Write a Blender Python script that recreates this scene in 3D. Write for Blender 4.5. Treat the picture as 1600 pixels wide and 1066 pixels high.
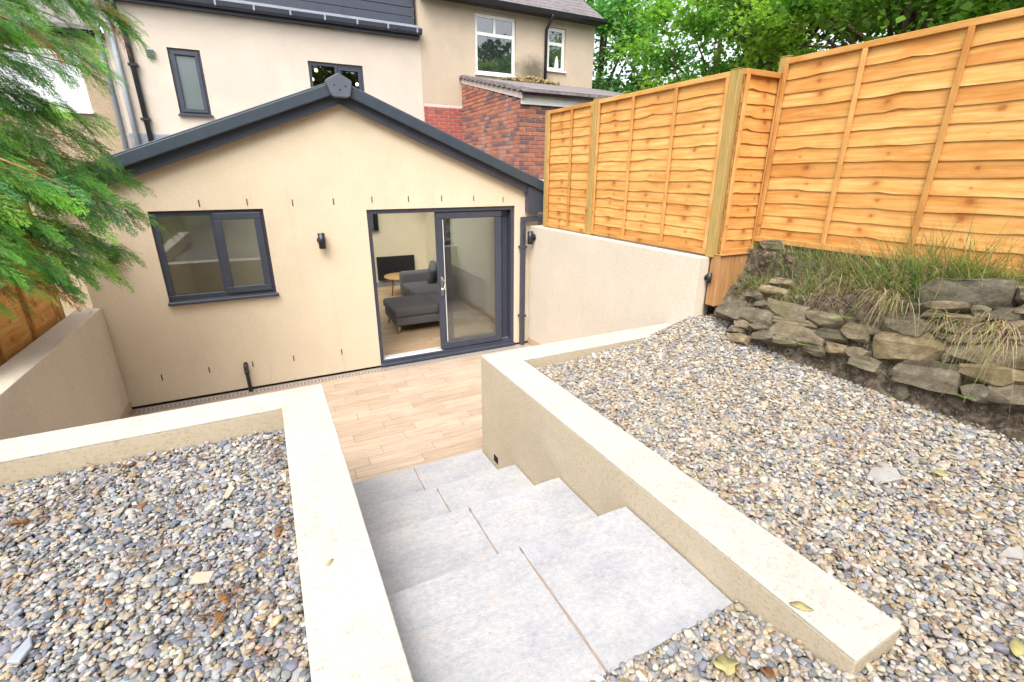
import bpy, bmesh, math, random
import numpy as np
from mathutils import Vector, Matrix, Euler, noise as mnoise

for o in list(bpy.data.objects): bpy.data.objects.remove(o)
SC = bpy.context.scene
COL = SC.collection
R = math.radians

# ------------------------------------------------------------------ camera
CAM = np.array((-0.972, -6.216, 2.520)); YAW, PITCH, ROLL, FPX = 0.472, -0.339, 0.004, 738.1
fw = np.array((math.sin(YAW)*math.cos(PITCH), math.cos(YAW)*math.cos(PITCH), math.sin(PITCH)))
r0 = np.array((math.cos(YAW), -math.sin(YAW), 0.0)); u0 = np.cross(r0, fw)
rt = r0*math.cos(ROLL)+u0*math.sin(ROLL); up = -r0*math.sin(ROLL)+u0*math.cos(ROLL)
cam = bpy.data.cameras.new('camera'); cam.lens = FPX/1600*36; cam.sensor_width = 36
cam.clip_start = 0.02; cam.clip_end = 2000
co = bpy.data.objects.new('camera', cam); COL.objects.link(co)
co.matrix_world = Matrix(((rt[0], up[0], -fw[0], CAM[0]), (rt[1], up[1], -fw[1], CAM[1]), (rt[2], up[2], -fw[2], CAM[2]), (0, 0, 0, 1)))
SC.camera = co
def ray(x, y): return fw+rt*(x-800)/FPX+up*(533-y)/FPX
def at(x, y, ax, val):
    d = ray(x, y); t = (val-CAM[ax])/d[ax]; return CAM+t*d
def onplane(x, y, n, c):
    d = ray(x, y); n = np.array(n); t = (c-n@CAM)/(n@d); return CAM+t*d

# ------------------------------------------------------------------ world, sun, exposure
SUNV = Vector((-0.36, -0.48, 0.80)).normalized()
w = bpy.data.worlds.new('World'); SC.world = w; w.use_nodes = True
nt = w.node_tree; nt.nodes.clear()
sky = nt.nodes.new('ShaderNodeTexSky'); sky.sky_type = 'NISHITA'; sky.sun_disc = False
sky.sun_elevation = math.asin(SUNV.z); sky.sun_rotation = math.atan2(SUNV.x, SUNV.y)
sky.air_density = 1.0; sky.dust_density = 4.0; sky.ozone_density = 1.0
hs = nt.nodes.new('ShaderNodeHueSaturation'); hs.inputs['Saturation'].default_value = 0.30
bg = nt.nodes.new('ShaderNodeBackground'); bg.inputs['Strength'].default_value = 0.15
wo = nt.nodes.new('ShaderNodeOutputWorld')
nt.links.new(sky.outputs[0], hs.inputs['Color']); nt.links.new(hs.outputs[0], bg.inputs['Color']); nt.links.new(bg.outputs[0], wo.inputs[0])
sun = bpy.data.lights.new('sun', 'SUN'); sun.energy = 0.9; sun.angle = R(45); sun.color = (1.0, 0.955, 0.88)
so = bpy.data.objects.new('sun', sun); COL.objects.link(so); so.location = (-6, -6, 14)
so.rotation_euler = (-SUNV).to_track_quat('-Z', 'Y').to_euler()
SC.view_settings.view_transform = 'Standard'; SC.view_settings.look = 'None'
SC.view_settings.exposure = 1.5; SC.view_settings.gamma = 1.0; SC.view_settings.use_curve_mapping = False
SC.cycles.max_bounces = 8; SC.cycles.transparent_max_bounces = 12

# ------------------------------------------------------------------ materials
def new_mat(name):
    m = bpy.data.materials.new(name); m.use_nodes = True
    n = m.node_tree.nodes; b = n['Principled BSDF']; return m, m.node_tree, b
def ramp(t, fac, stops):
    r = t.nodes.new('ShaderNodeValToRGB'); e = r.color_ramp.elements
    while len(e) < len(stops): e.new(0.5)
    for k, (p, c) in enumerate(stops):
        e[k].position = p; e[k].color = (c[0], c[1], c[2], 1)
    t.links.new(fac, r.inputs[0]); return r.outputs[0]
def pos(t, scale=(1, 1, 1), rnd=False, src='Position'):
    if src == 'UV':
        g = t.nodes.new('ShaderNodeUVMap').outputs[0]
    else:
        g = t.nodes.new('ShaderNodeNewGeometry').outputs['Position']
    if rnd:
        oi = t.nodes.new('ShaderNodeObjectInfo'); mu = t.nodes.new('ShaderNodeMath'); mu.operation = 'MULTIPLY'; mu.inputs[1].default_value = 57.0
        t.links.new(oi.outputs['Random'], mu.inputs[0])
        ad = t.nodes.new('ShaderNodeVectorMath'); ad.operation = 'ADD'; t.links.new(g, ad.inputs[0]); t.links.new(mu.outputs[0], ad.inputs[1]); g = ad.outputs[0]
    mp = t.nodes.new('ShaderNodeMapping'); mp.inputs['Scale'].default_value = scale
    t.links.new(g, mp.inputs[0]); return mp.outputs[0]
def nz(t, vec, scale, detail=6, rough=0.6):
    n = t.nodes.new('ShaderNodeTexNoise'); n.inputs['Scale'].default_value = scale; n.inputs['Detail'].default_value = detail; n.inputs['Roughness'].default_value = rough
    t.links.new(vec, n.inputs['Vector']); return n.outputs['Fac']
def mix(t, a, b, fac, mode='MIX'):
    m = t.nodes.new('ShaderNodeMix'); m.data_type = 'RGBA'; m.blend_type = mode
    for s, v in ((m.inputs[6], a), (m.inputs[7], b), (m.inputs[0], fac)):
        if hasattr(v, 'is_linked') or hasattr(v, 'links'): t.links.new(v, s)
        elif isinstance(v, (int, float)): s.default_value = v
        else: s.default_value = (v[0], v[1], v[2], 1)
    return m.outputs[2]
def bump(t, b, h, strength, dist):
    bp = t.nodes.new('ShaderNodeBump'); bp.inputs['Strength'].default_value = strength; bp.inputs['Distance'].default_value = dist
    t.links.new(h, bp.inputs['Height']); t.links.new(bp.outputs[0], b.inputs['Normal'])
def objrand(t): return t.nodes.new('ShaderNodeObjectInfo').outputs['Random']

def surf(name, stops, nscale=2.0, stretch=(1, 1, 1), rough=0.8, bscale=60, bstr=0.3, bdist=0.004, rnd=False, spec=0.3, dirt=None, dirtscale=1.2, tint=0.0, metal=0.0, src='Position', detail=6):
    m, t, b = new_mat(name)
    v = pos(t, stretch, rnd, src)
    c = ramp(t, nz(t, v, nscale, detail), stops)
    if dirt:
        d = ramp(t, nz(t, pos(t, (1, 1, 1), rnd, src), dirtscale, 8, 0.7), [(0.52, (0, 0, 0)), (0.78, (1, 1, 1))])
        c = mix(t, c, dirt, d)
    if tint:
        rr = ramp(t, objrand(t), [(0, (1-tint,)*3), (1, (1+tint*0.3, 1+tint*0.25, 1+tint*0.2))])
        c = mix(t, c, rr, 1.0, 'MULTIPLY')
    t.links.new(c, b.inputs['Base Color'])
    b.inputs['Roughness'].default_value = rough; b.inputs['Specular IOR Level'].default_value = spec; b.inputs['Metallic'].default_value = metal
    if bstr: bump(t, b, nz(t, pos(t, stretch, rnd, src), bscale, 8, 0.65), bstr, bdist)
    return m

def gs(*a): return a
M = {}
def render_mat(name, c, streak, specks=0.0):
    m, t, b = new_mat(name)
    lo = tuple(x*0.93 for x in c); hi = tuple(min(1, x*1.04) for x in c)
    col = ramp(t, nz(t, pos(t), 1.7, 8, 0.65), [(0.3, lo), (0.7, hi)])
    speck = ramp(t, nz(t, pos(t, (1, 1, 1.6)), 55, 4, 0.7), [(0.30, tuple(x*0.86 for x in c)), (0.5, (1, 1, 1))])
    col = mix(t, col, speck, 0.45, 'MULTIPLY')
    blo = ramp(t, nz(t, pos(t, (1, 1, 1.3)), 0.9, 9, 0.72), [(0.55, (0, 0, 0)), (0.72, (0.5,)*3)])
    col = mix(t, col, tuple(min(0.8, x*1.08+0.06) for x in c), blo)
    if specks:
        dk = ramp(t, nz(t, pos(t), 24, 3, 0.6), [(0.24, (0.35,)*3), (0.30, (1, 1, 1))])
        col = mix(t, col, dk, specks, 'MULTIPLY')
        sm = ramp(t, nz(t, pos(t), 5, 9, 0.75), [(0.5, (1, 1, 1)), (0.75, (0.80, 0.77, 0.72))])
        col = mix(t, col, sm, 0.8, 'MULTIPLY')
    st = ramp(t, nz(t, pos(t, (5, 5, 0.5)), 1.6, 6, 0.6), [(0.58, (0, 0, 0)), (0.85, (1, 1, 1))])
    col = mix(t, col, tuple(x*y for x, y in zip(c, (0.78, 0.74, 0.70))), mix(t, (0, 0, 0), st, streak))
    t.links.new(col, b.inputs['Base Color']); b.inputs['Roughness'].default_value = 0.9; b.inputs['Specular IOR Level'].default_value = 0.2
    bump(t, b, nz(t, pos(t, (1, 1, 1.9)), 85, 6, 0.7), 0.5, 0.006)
    return m
M['render_cream'] = render_mat('render_cream', (0.645, 0.55, 0.41), 0.5)
M['render_ivory'] = render_mat('render_ivory', (0.60, 0.535, 0.445), 0.35)
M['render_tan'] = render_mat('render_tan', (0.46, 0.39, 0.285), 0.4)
M['coping'] = render_mat('coping', (0.475, 0.445, 0.395), 0.6, 0.35)
M['render_house'] = render_mat('render_house', (0.56, 0.485, 0.415), 0.35)
def stained(name, c, c2, sx, sy, sz):
    m, t, b = new_mat(name)
    col = ramp(t, nz(t, pos(t), 1.1, 8, 0.7), [(0.3, tuple(x*0.8 for x in c)), (0.7, c)])
    g = t.nodes.new('ShaderNodeNewGeometry'); s = t.nodes.new('ShaderNodeVectorMath'); s.operation = 'SUBTRACT'; s.inputs[1].default_value = (sx, sy, sz)
    t.links.new(g.outputs['Position'], s.inputs[0])
    mp = t.nodes.new('ShaderNodeMapping'); mp.inputs['Scale'].default_value = (0.8, 0.3, 1.45); t.links.new(s.outputs[0], mp.inputs[0])
    ln = t.nodes.new('ShaderNodeVectorMath'); ln.operation = 'LENGTH'; t.links.new(mp.outputs[0], ln.inputs[0])
    ad = t.nodes.new('ShaderNodeMath'); ad.operation = 'ADD'; t.links.new(ln.outputs['Value'], ad.inputs[0])
    n2 = nz(t, pos(t), 3.5, 6, 0.7); mu = t.nodes.new('ShaderNodeMath'); mu.operation = 'MULTIPLY'; mu.inputs[1].default_value = 0.9; t.links.new(n2, mu.inputs[0]); t.links.new(mu.outputs[0], ad.inputs[1])
    f = ramp(t, ad.outputs[0], [(0.55, (0.85,)*3), (1.25 if False else 1.0, (0, 0, 0))])
    col = mix(t, col, c2, f)
    t.links.new(col, b.inputs['Base Color']); b.inputs['Roughness'].default_value = 0.95
    bump(t, b, nz(t, pos(t), 60, 6, 0.7), 0.5, 0.01); return m
M['render_old'] = stained('render_old', (0.50, 0.41, 0.31), (0.085, 0.07, 0.045), 5.25, 5.0, 4.86)
M['pebbledash'] = surf('pebbledash', [(0.3, (0.30, 0.22, 0.15)), (0.7, (0.46, 0.36, 0.25))], 45, bscale=70, bstr=0.9, bdist=0.012, rough=0.95)
M['anthracite'] = surf('anthracite', [(0.3, (0.036, 0.042, 0.062)), (0.7, (0.047, 0.054, 0.078))], 8, rough=0.42, bstr=0.06, bscale=300, spec=0.5)
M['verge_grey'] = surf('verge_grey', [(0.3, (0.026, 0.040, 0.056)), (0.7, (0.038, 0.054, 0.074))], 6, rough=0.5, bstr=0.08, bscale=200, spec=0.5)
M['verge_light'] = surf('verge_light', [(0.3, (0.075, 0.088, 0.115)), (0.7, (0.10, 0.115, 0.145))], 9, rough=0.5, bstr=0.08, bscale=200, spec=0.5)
M['black_plastic'] = surf('black_plastic', [(0.3, (0.012, 0.013, 0.016)), (0.7, (0.022, 0.024, 0.028))], 12, rough=0.35, bstr=0.05, spec=0.5)
M['grey_pipe'] = surf('grey_pipe', [(0.3, (0.22, 0.24, 0.27)), (0.7, (0.30, 0.32, 0.35))], 6, rough=0.5, bstr=0.05)
M['white_upvc'] = surf('white_upvc', [(0.3, (0.72, 0.72, 0.71)), (0.7, (0.82, 0.82, 0.81))], 4, rough=0.35, bstr=0.02, spec=0.5)
M['chrome'] = surf('chrome', [(0.3, (0.7, 0.7, 0.7)), (0.7, (0.8, 0.8, 0.8))], 20, rough=0.18, bstr=0, metal=1.0)
M['galvanised'] = surf('galvanised', [(0.3, (0.38, 0.40, 0.42)), (0.7, (0.55, 0.57, 0.6))], 40, rough=0.4, bstr=0.05, metal=0.6)
M['dark_void'] = surf('dark_void', [(0.3, (0.006, 0.006, 0.007)), (0.7, (0.012, 0.012, 0.012))], 10, rough=0.9, bstr=0)
M['soil'] = surf('soil', [(0.25, (0.03, 0.022, 0.016)), (0.45, (0.085, 0.064, 0.044)), (0.58, (0.17, 0.135, 0.10)), (0.75, (0.30, 0.25, 0.19))], 22, bscale=70, bstr=0.9, bdist=0.02, rough=1.0)
M['gravel_bed'] = surf('gravel_bed', [(0.3, (0.06, 0.052, 0.045)), (0.5, (0.15, 0.13, 0.11)), (0.7, (0.26, 0.23, 0.19))], 38, bscale=45, bstr=1.0, bdist=0.02, rough=0.95)
M['ground'] = surf('ground', [(0.3, (0.035, 0.045, 0.018)), (0.7, (0.07, 0.085, 0.03))], 3, bscale=20, bstr=0.6, bdist=0.03, rough=1)
M['mortar'] = surf('mortar', [(0.3, (0.48, 0.41, 0.37)), (0.7, (0.62, 0.54, 0.49))], 30, bscale=90, bstr=0.5, rough=0.95)
M['grout'] = surf('grout', [(0.3, (0.26, 0.195, 0.145)), (0.7, (0.37, 0.29, 0.22))], 30, bscale=90, bstr=0.3, rough=0.95)
M['slate'] = surf('slate', [(0.3, (0.14, 0.12, 0.13)), (0.7, (0.27, 0.235, 0.25))], 12, bscale=40, bstr=0.4, rough=0.7, tint=0.3, dirt=(0.12, 0.12, 0.06), dirtscale=2)
M['lead'] = surf('lead', [(0.3, (0.14, 0.16, 0.19)), (0.7, (0.24, 0.26, 0.29))], 7, bscale=20, bstr=0.3, rough=0.55)
M['moss'] = surf('moss', [(0.3, (0.20, 0.15, 0.05)), (0.7, (0.34, 0.27, 0.13))], 14, bscale=40, bstr=1.0, bdist=0.02, rough=1)
M['plaster'] = surf('plaster', [(0.3, (0.62, 0.54, 0.39)), (0.7, (0.68, 0.60, 0.44))], 2, bscale=150, bstr=0.05, rough=0.9)
M['ceiling_white'] = surf('ceiling_white', [(0.3, (0.76, 0.75, 0.72)), (0.7, (0.8, 0.79, 0.76))], 2, bstr=0.03, rough=0.9)
M['skirt_grey'] = surf('skirt_grey', [(0.3, (0.20, 0.19, 0.18)), (0.7, (0.26, 0.25, 0.24))], 5, bstr=0.04, rough=0.5)
M['fabric_grey'] = surf('fabric_grey', [(0.3, (0.105, 0.10, 0.105)), (0.7, (0.165, 0.155, 0.16))], 260, bscale=500, bstr=0.5, bdist=0.002, rough=0.95)
M['oak'] = surf('oak', [(0.3, (0.40, 0.23, 0.09)), (0.7, (0.56, 0.35, 0.16))], 7, stretch=(1, 9, 9), bscale=30, bstr=0.1, rough=0.5)
M['tan_tile'] = surf('tan_tile', [(0.3, (0.42, 0.29, 0.19)), (0.7, (0.55, 0.41, 0.29))], 5, stretch=(1.2, 1.2, 9), bstr=0.05, rough=0.55, tint=0.12)
M['green_post'] = surf('green_post', [(0.3, (0.30, 0.21, 0.065)), (0.55, (0.40, 0.27, 0.09)), (0.75, (0.28, 0.22, 0.08))], 5, stretch=(7, 7, 0.7), bscale=40, bstr=0.3, rough=0.8)
M['bark'] = surf('bark', [(0.3, (0.06, 0.04, 0.028)), (0.7, (0.17, 0.115, 0.075))], 10, stretch=(3, 3, 0.6), bscale=18, bstr=1, bdist=0.02, rough=1)
M['twig'] = surf('twig', [(0.3, (0.20, 0.10, 0.05)), (0.7, (0.34, 0.19, 0.10))], 20, bstr=0.3, rough=0.9)
M['bulb'] = None
m, t, b = new_mat('bulb'); b.inputs['Emission Color'].default_value = (1, 0.72, 0.38, 1); b.inputs['Emission Strength'].default_value = 6; M['bulb'] = m

def brick_mat(name, stops):
    m, t, b = new_mat(name)
    c = ramp(t, objrand(t), stops)
    n = ramp(t, nz(t, pos(t), 30, 6, 0.7), [(0.3, (0.72,)*3), (0.7, (1.12,)*3)])
    c = mix(t, c, n, 1.0, 'MULTIPLY')
    eff = ramp(t, nz(t, pos(t, (1.3, 1.3, 0.6)), 1.5, 7, 0.7), [(0.56, (0, 0, 0)), (0.75, (0.45,)*3)])
    c = mix(t, c, (0.55, 0.46, 0.42), eff)
    t.links.new(c, b.inputs['Base Color']); b.inputs['Roughness'].default_value = 0.92
    bump(t, b, nz(t, pos(t), 120, 6, 0.7), 0.5, 0.004); return m
M['brick'] = brick_mat('brick', [(0.0, (0.30, 0.10, 0.065)), (0.4, (0.37, 0.135, 0.085)), (0.62, (0.40, 0.16, 0.095)), (0.7, (0.19, 0.095, 0.085)), (1.0, (0.14, 0.08, 0.08))])
M['brick_red'] = brick_mat('brick_red', [(0.0, (0.30, 0.07, 0.05)), (0.6, (0.36, 0.095, 0.07)), (1.0, (0.24, 0.06, 0.05))])

def plank_mat(name, ca, cb, cc, uvscale=(1.4, 22, 1), rough=0.5, tint=0.14, patch=None):
    m, t, b = new_mat(name)
    v = pos(t, uvscale, True, 'UV')
    c = ramp(t, nz(t, v, 1.5, 7, 0.62), [(0.28, ca), (0.5, cb), (0.72, cc)])
    fine = ramp(t, nz(t, pos(t, (uvscale[0]*3, uvscale[1]*6, 1), True, 'UV'), 2, 4, 0.6), [(0.3, (0.88,)*3), (0.7, (1.05,)*3)])
    c = mix(t, c, fine, 1.0, 'MULTIPLY')
    rr = ramp(t, objrand(t), [(0, (1-tint, 1-tint*1.1, 1-tint*1.25)), (1, (1.04, 1.05, 1.06))])
    c = mix(t, c, rr, 1.0, 'MULTIPLY')
    if patch:
        d = ramp(t, nz(t, pos(t), 1.3, 7, 0.7), [(0.5, (0, 0, 0)), (0.75, (0.6,)*3)])
        c = mix(t, c, patch, d)
    t.links.new(c, b.inputs['Base Color']); b.inputs['Roughness'].default_value = rough
    bump(t, b, nz(t, v, 3, 6), 0.12, 0.003); return m
M['patio_tile'] = plank_mat('patio_tile', (0.35, 0.25, 0.175), (0.45, 0.345, 0.255), (0.53, 0.425, 0.335), patch=(0.52, 0.445, 0.375))
M['floor_plank'] = plank_mat('floor_plank', (0.36, 0.235, 0.135), (0.48, 0.34, 0.21), (0.56, 0.42, 0.28), rough=0.42)

def fence_mat(name, dark=1.0):
    m, t, b = new_mat(name)
    v = pos(t, (2.0, 30, 1), True, 'UV')
    c = ramp(t, nz(t, v, 1.4, 7, 0.6), [(0.25, (0.47*dark, 0.20*dark, 0.05*dark)), (0.5, (0.63*dark, 0.335*dark, 0.10*dark)), (0.75, (0.73*dark, 0.445*dark, 0.175*dark))])
    bl = ramp(t, nz(t, pos(t, (1.5, 5, 1), False, 'UV'), 1.7, 5, 0.6), [(0.47, (0, 0, 0)), (0.72, (0.85,)*3)])
    c = mix(t, c, (0.52*dark, 0.20*dark, 0.038*dark), bl)
    # knots, in rough columns as the boards were sawn from one log
    def mth(op, x, y=None, z=None):
        n = t.nodes.new('ShaderNodeMath'); n.operation = op
        for i, q in enumerate((x, y, z)):
            if q is None: continue
            if isinstance(q, (int, float)): n.inputs[i].default_value = q
            else: t.links.new(q, n.inputs[i])
        return n.outputs[0]
    uvn = t.nodes.new('ShaderNodeUVMap'); sx = t.nodes.new('ShaderNodeSeparateXYZ'); t.links.new(uvn.outputs[0], sx.inputs[0])
    slot = mth('FLOOR', mth('DIVIDE', mth('ADD', sx.outputs[1], 0.004), 0.135)); colm = mth('FLOOR', mth('DIVIDE', sx.outputs[0], 0.585))
    cv = t.nodes.new('ShaderNodeCombineXYZ'); t.links.new(mth('MULTIPLY', slot, 0.37), cv.inputs[0]); t.links.new(mth('MULTIPLY', colm, 5.3), cv.inputs[1])
    wn = t.nodes.new('ShaderNodeTexNoise'); wn.inputs['Scale'].default_value = 1.0; wn.inputs['Detail'].default_value = 3; t.links.new(cv.outputs[0], wn.inputs['Vector'])
    cv2 = t.nodes.new('ShaderNodeCombineXYZ'); t.links.new(slot, cv2.inputs[0]); t.links.new(colm, cv2.inputs[1])
    w2n = t.nodes.new('ShaderNodeTexWhiteNoise'); w2n.noise_dimensions = '2D'; t.links.new(cv2.outputs[0], w2n.inputs['Vector'])
    xk = mth('SUBTRACT', mth('SUBTRACT', sx.outputs[0], mth('MULTIPLY', colm, 0.585)), mth('ADD', 0.10, mth('MULTIPLY', wn.outputs['Fac'], 0.42)))
    yk = mth('SUBTRACT', mth('SUBTRACT', sx.outputs[1], mth('MULTIPLY', slot, 0.135)), mth('ADD', 0.028, mth('MULTIPLY', w2n.outputs['Value'], 0.05)))
    wb = nz(t, pos(t, (30, 30, 1), False, 'UV'), 1.0, 3); 
    sz = mth('MAXIMUM', 0.06, mth('SUBTRACT', mth('MULTIPLY', w2n.outputs['Value'], 2.0), 0.45))
    dd = mth('DIVIDE', mth('SQRT', mth('ADD', mth('POWER', mth('ABSOLUTE', mth('DIVIDE', xk, 0.030)), 2.0), mth('POWER', mth('ABSOLUTE', mth('DIVIDE', yk, 0.024)), 2.0))), sz)
    dd = mth('ADD', dd, mth('MULTIPLY', mth('SUBTRACT', wb, 0.5), 0.9))
    k = ramp(t, mth('MULTIPLY', dd, 0.4), [(0.10, (0.85,)*3), (0.24, (0.5,)*3), (0.40, (0.22,)*3), (0.85, (0, 0, 0))])
    c = mix(t, c, (0.30*dark, 0.085*dark, 0.016*dark), k)
    rr = ramp(t, objrand(t), [(0, (0.82, 0.74, 0.66)), (0.5, (0.97, 0.96, 0.95)), (1, (1.06, 1.10, 1.16))])
    c = mix(t, c, rr, 1.0, 'MULTIPLY')
    t.links.new(c, b.inputs['Base Color']); b.inputs['Roughness'].default_value = 0.78; b.inputs['Specular IOR Level'].default_value = 0.25
    bump(t, b, nz(t, v, 3, 6), 0.3, 0.004); return m
M['fence_wood'] = fence_mat('fence_wood')
M['fence_frame'] = fence_mat('fence_frame', 0.86)
M['clad_board'] = plank_mat('clad_board', (0.30, 0.14, 0.05), (0.42, 0.215, 0.085), (0.50, 0.28, 0.12), uvscale=(2, 26, 1), rough=0.75)

def slab_mat():
    m, t, b = new_mat('sandstone')
    v = pos(t, (1, 1, 1), True)
    c = ramp(t, nz(t, v, 3.6, 12, 0.72), [(0.26, (0.30, 0.305, 0.325)), (0.42, (0.37, 0.37, 0.385)), (0.56, (0.415, 0.41, 0.415)), (0.75, (0.46, 0.425, 0.395))])
    st = ramp(t, nz(t, pos(t, (1, 3.2, 1), True), 3.4, 12, 0.75), [(0.45, (0, 0, 0)), (0.72, (0.6,)*3)])
    c = mix(t, c, (0.29, 0.305, 0.335), st)
    pe = ramp(t, nz(t, pos(t, (1, 1.6, 1), True), 4.5, 12, 0.78), [(0.54, (0, 0, 0)), (0.68, (0.7,)*3)])
    c = mix(t, c, (0.47, 0.415, 0.365), pe)
    fl = ramp(t, nz(t, pos(t, (1, 1, 1), True), 42, 8, 0.75), [(0.3, (0.80,)*3), (0.7, (1.13,)*3)])
    c = mix(t, c, fl, 1.0, 'MULTIPLY')
    sp = ramp(t, nz(t, pos(t, (1, 1, 1), True), 75, 2, 0.5), [(0.24, (0.25,)*3), (0.29, (1, 1, 1))])
    c = mix(t, c, sp, 0.6, 'MULTIPLY')
    t.links.new(c, b.inputs['Base Color']); b.inputs['Roughness'].default_value = 0.6; b.inputs['Specular IOR Level'].default_value = 0.35
    n = nz(t, pos(t, (1, 2.5, 1), True), 5, 14, 0.74); bump(t, b, n, 0.7, 0.016); return m
M['sandstone'] = slab_mat()

def stone_mat():
    m, t, b = new_mat('wall_stone')
    v = pos(t, (1, 1, 1.5), True)
    c = ramp(t, nz(t, v, 11, 12, 0.74), [(0.28, (0.045, 0.036, 0.026)), (0.42, (0.135, 0.11, 0.075)), (0.56, (0.225, 0.19, 0.13)), (0.76, (0.40, 0.35, 0.27))])
    al = ramp(t, nz(t, pos(t, (1, 1, 1), True), 2.5, 6, 0.6), [(0.45, (0, 0, 0)), (0.7, (0.6,)*3)])
    c = mix(t, c, (0.17, 0.15, 0.065), al)
    rr = ramp(t, objrand(t), [(0, (0.65, 0.66, 0.70)), (0.5, (1, 1, 1)), (1, (1.3, 1.18, 0.98))])
    c = mix(t, c, rr, 1.0, 'MULTIPLY')
    t.links.new(c, b.inputs['Base Color']); b.inputs['Roughness'].default_value = 0.95
    bump(t, b, nz(t, pos(t, (1, 1, 2.0), True), 14, 12, 0.75), 1.0, 0.03); return m
M['wall_stone'] = stone_mat()

def leaf_mat(name, attr, trans=0.5, rough=0.55):
    m, t, b = new_mat(name)
    a = t.nodes.new('ShaderNodeAttribute'); a.attribute_name = attr
    t.links.new(a.outputs['Color'], b.inputs['Base Color']); b.inputs['Roughness'].default_value = rough; b.inputs['Specular IOR Level'].default_value = 0.3
    tr = t.nodes.new('ShaderNodeBsdfTranslucent'); t.links.new(mix(t, a.outputs['Color'], (1.25, 1.35, 0.7), 1.0, 'MULTIPLY'), tr.inputs['Color'])
    mx = t.nodes.new('ShaderNodeMixShader'); mx.inputs[0].default_value = trans
    o = t.nodes['Material Output']; t.links.new(b.outputs[0], mx.inputs[1]); t.links.new(tr.outputs[0], mx.inputs[2]); t.links.new(mx.outputs[0], o.inputs[0])
    return m
M['leaf'] = leaf_mat('leaf', 'lc')
M['frond'] = leaf_mat('frond', 'lc', 0.35, 0.6)
M['grass'] = leaf_mat('grass', 'lc', 0.3, 0.6)

def pebble_mat():
    m, t, b = new_mat('pebble')
    a = t.nodes.new('ShaderNodeAttribute'); a.attribute_type = 'INSTANCER'; a.attribute_name = 'pcol'
    n = ramp(t, nz(t, pos(t), 90, 5, 0.6), [(0.3, (0.82,)*3), (0.7, (1.12,)*3)])
    c = mix(t, a.outputs['Color'], n, 1.0, 'MULTIPLY')
    t.links.new(c, b.inputs['Base Color']); b.inputs['Roughness'].default_value = 0.62; b.inputs['Specular IOR Level'].default_value = 0.35
    return m
M['pebble'] = pebble_mat()

def glass_mat(name, f0=0.05, tint=(0.92, 0.95, 0.94)):
    m = bpy.data.materials.new(name); m.use_nodes = True; t = m.node_tree; t.nodes.clear()
    o = t.nodes.new('ShaderNodeOutputMaterial'); mx = t.nodes.new('ShaderNodeMixShader'); ge = t.nodes.new('ShaderNodeNewGeometry'); dt = t.nodes.new('ShaderNodeVectorMath'); dt.operation = 'DOT_PRODUCT'; t.links.new(ge.outputs['Normal'], dt.inputs[0]); t.links.new(ge.outputs['Incoming'], dt.inputs[1])
    def mm(op, a, b_):
        n = t.nodes.new('ShaderNodeMath'); n.operation = op
        for i, q in enumerate((a, b_)):
            if isinstance(q, (int, float)): n.inputs[i].default_value = q
            else: t.links.new(q, n.inputs[i])
        return n.outputs[0]
    fr_o = mm('ADD', f0, mm('MULTIPLY', 1-f0, mm('POWER', mm('SUBTRACT', 1.0, mm('ABSOLUTE', dt.outputs['Value'], 0.0)), 5.0)))
    tr = t.nodes.new('ShaderNodeBsdfTransparent'); tr.inputs[0].default_value = (*tint, 1)
    gl = t.nodes.new('ShaderNodeBsdfGlossy'); gl.inputs['Roughness'].default_value = 0.0; gl.inputs['Color'].default_value = (0.97, 0.98, 1, 1)
    t.links.new(fr_o, mx.inputs[0]); t.links.new(tr.outputs[0], mx.inputs[1]); t.links.new(gl.outputs[0], mx.inputs[2]); t.links.new(mx.outputs[0], o.inputs[0]); return m
M['glass'] = glass_mat('glass', 0.12, (0.66, 0.69, 0.70))
M['clear_glass'] = glass_mat('clear_glass', 0.045)
M['door_glass'] = glass_mat('door_glass', 0.11, (0.86, 0.89, 0.88))
def dark_glass(name, c, rough):
    m, t, b = new_mat(name); b.inputs['Base Color'].default_value = (*c, 1); b.inputs['Roughness'].default_value = rough; b.inputs['Specular IOR Level'].default_value = 1.0; b.inputs['IOR'].default_value = 1.9
    return m
M['pane_dark'] = dark_glass('pane_dark', (0.02, 0.026, 0.025), 0.02)
M['pane_frosted'] = dark_glass('pane_frosted', (0.04, 0.07, 0.072), 0.35)
M['curtain'] = surf('curtain', [(0.3, (0.5, 0.52, 0.55)), (0.7, (0.66, 0.68, 0.7))], 12, stretch=(8, 1, 0.4), bstr=0.1)

# ------------------------------------------------------------------ object helpers
def put(o, parent):
    COL.objects.link(o)
    if parent is not None:
        o.parent = parent; o.matrix_parent_inverse = Matrix.Translation(-parent.location)
    return o
def tag(o, label, cat, group=None):
    o['label'] = label; o['category'] = cat
    if group: o['group'] = group
    return o
def thing(name, loc, label, cat, group=None):
    o = bpy.data.objects.new(name, None); o.empty_display_size = 0.1; o.location = loc; COL.objects.link(o)
    return tag(o, label, cat, group)
def kind(o, k): o['kind'] = k; return o
def from_bm(name, bm, mat, parent=None, smooth=False):
    me = bpy.data.meshes.new(name); bm.normal_update(); bm.to_mesh(me); bm.free()
    if smooth:
        for p in me.polygons: p.use_smooth = True
    me.materials.append(M[mat]); return put(bpy.data.objects.new(name, me), parent)
def pyd(name, vs, fs, mat, parent=None, smooth=False):
    me = bpy.data.meshes.new(name); me.from_pydata([tuple(v) for v in vs], [], fs); me.update()
    if smooth:
        for p in me.polygons: p.use_smooth = True
    me.materials.append(M[mat]); return put(bpy.data.objects.new(name, me), parent)
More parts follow.
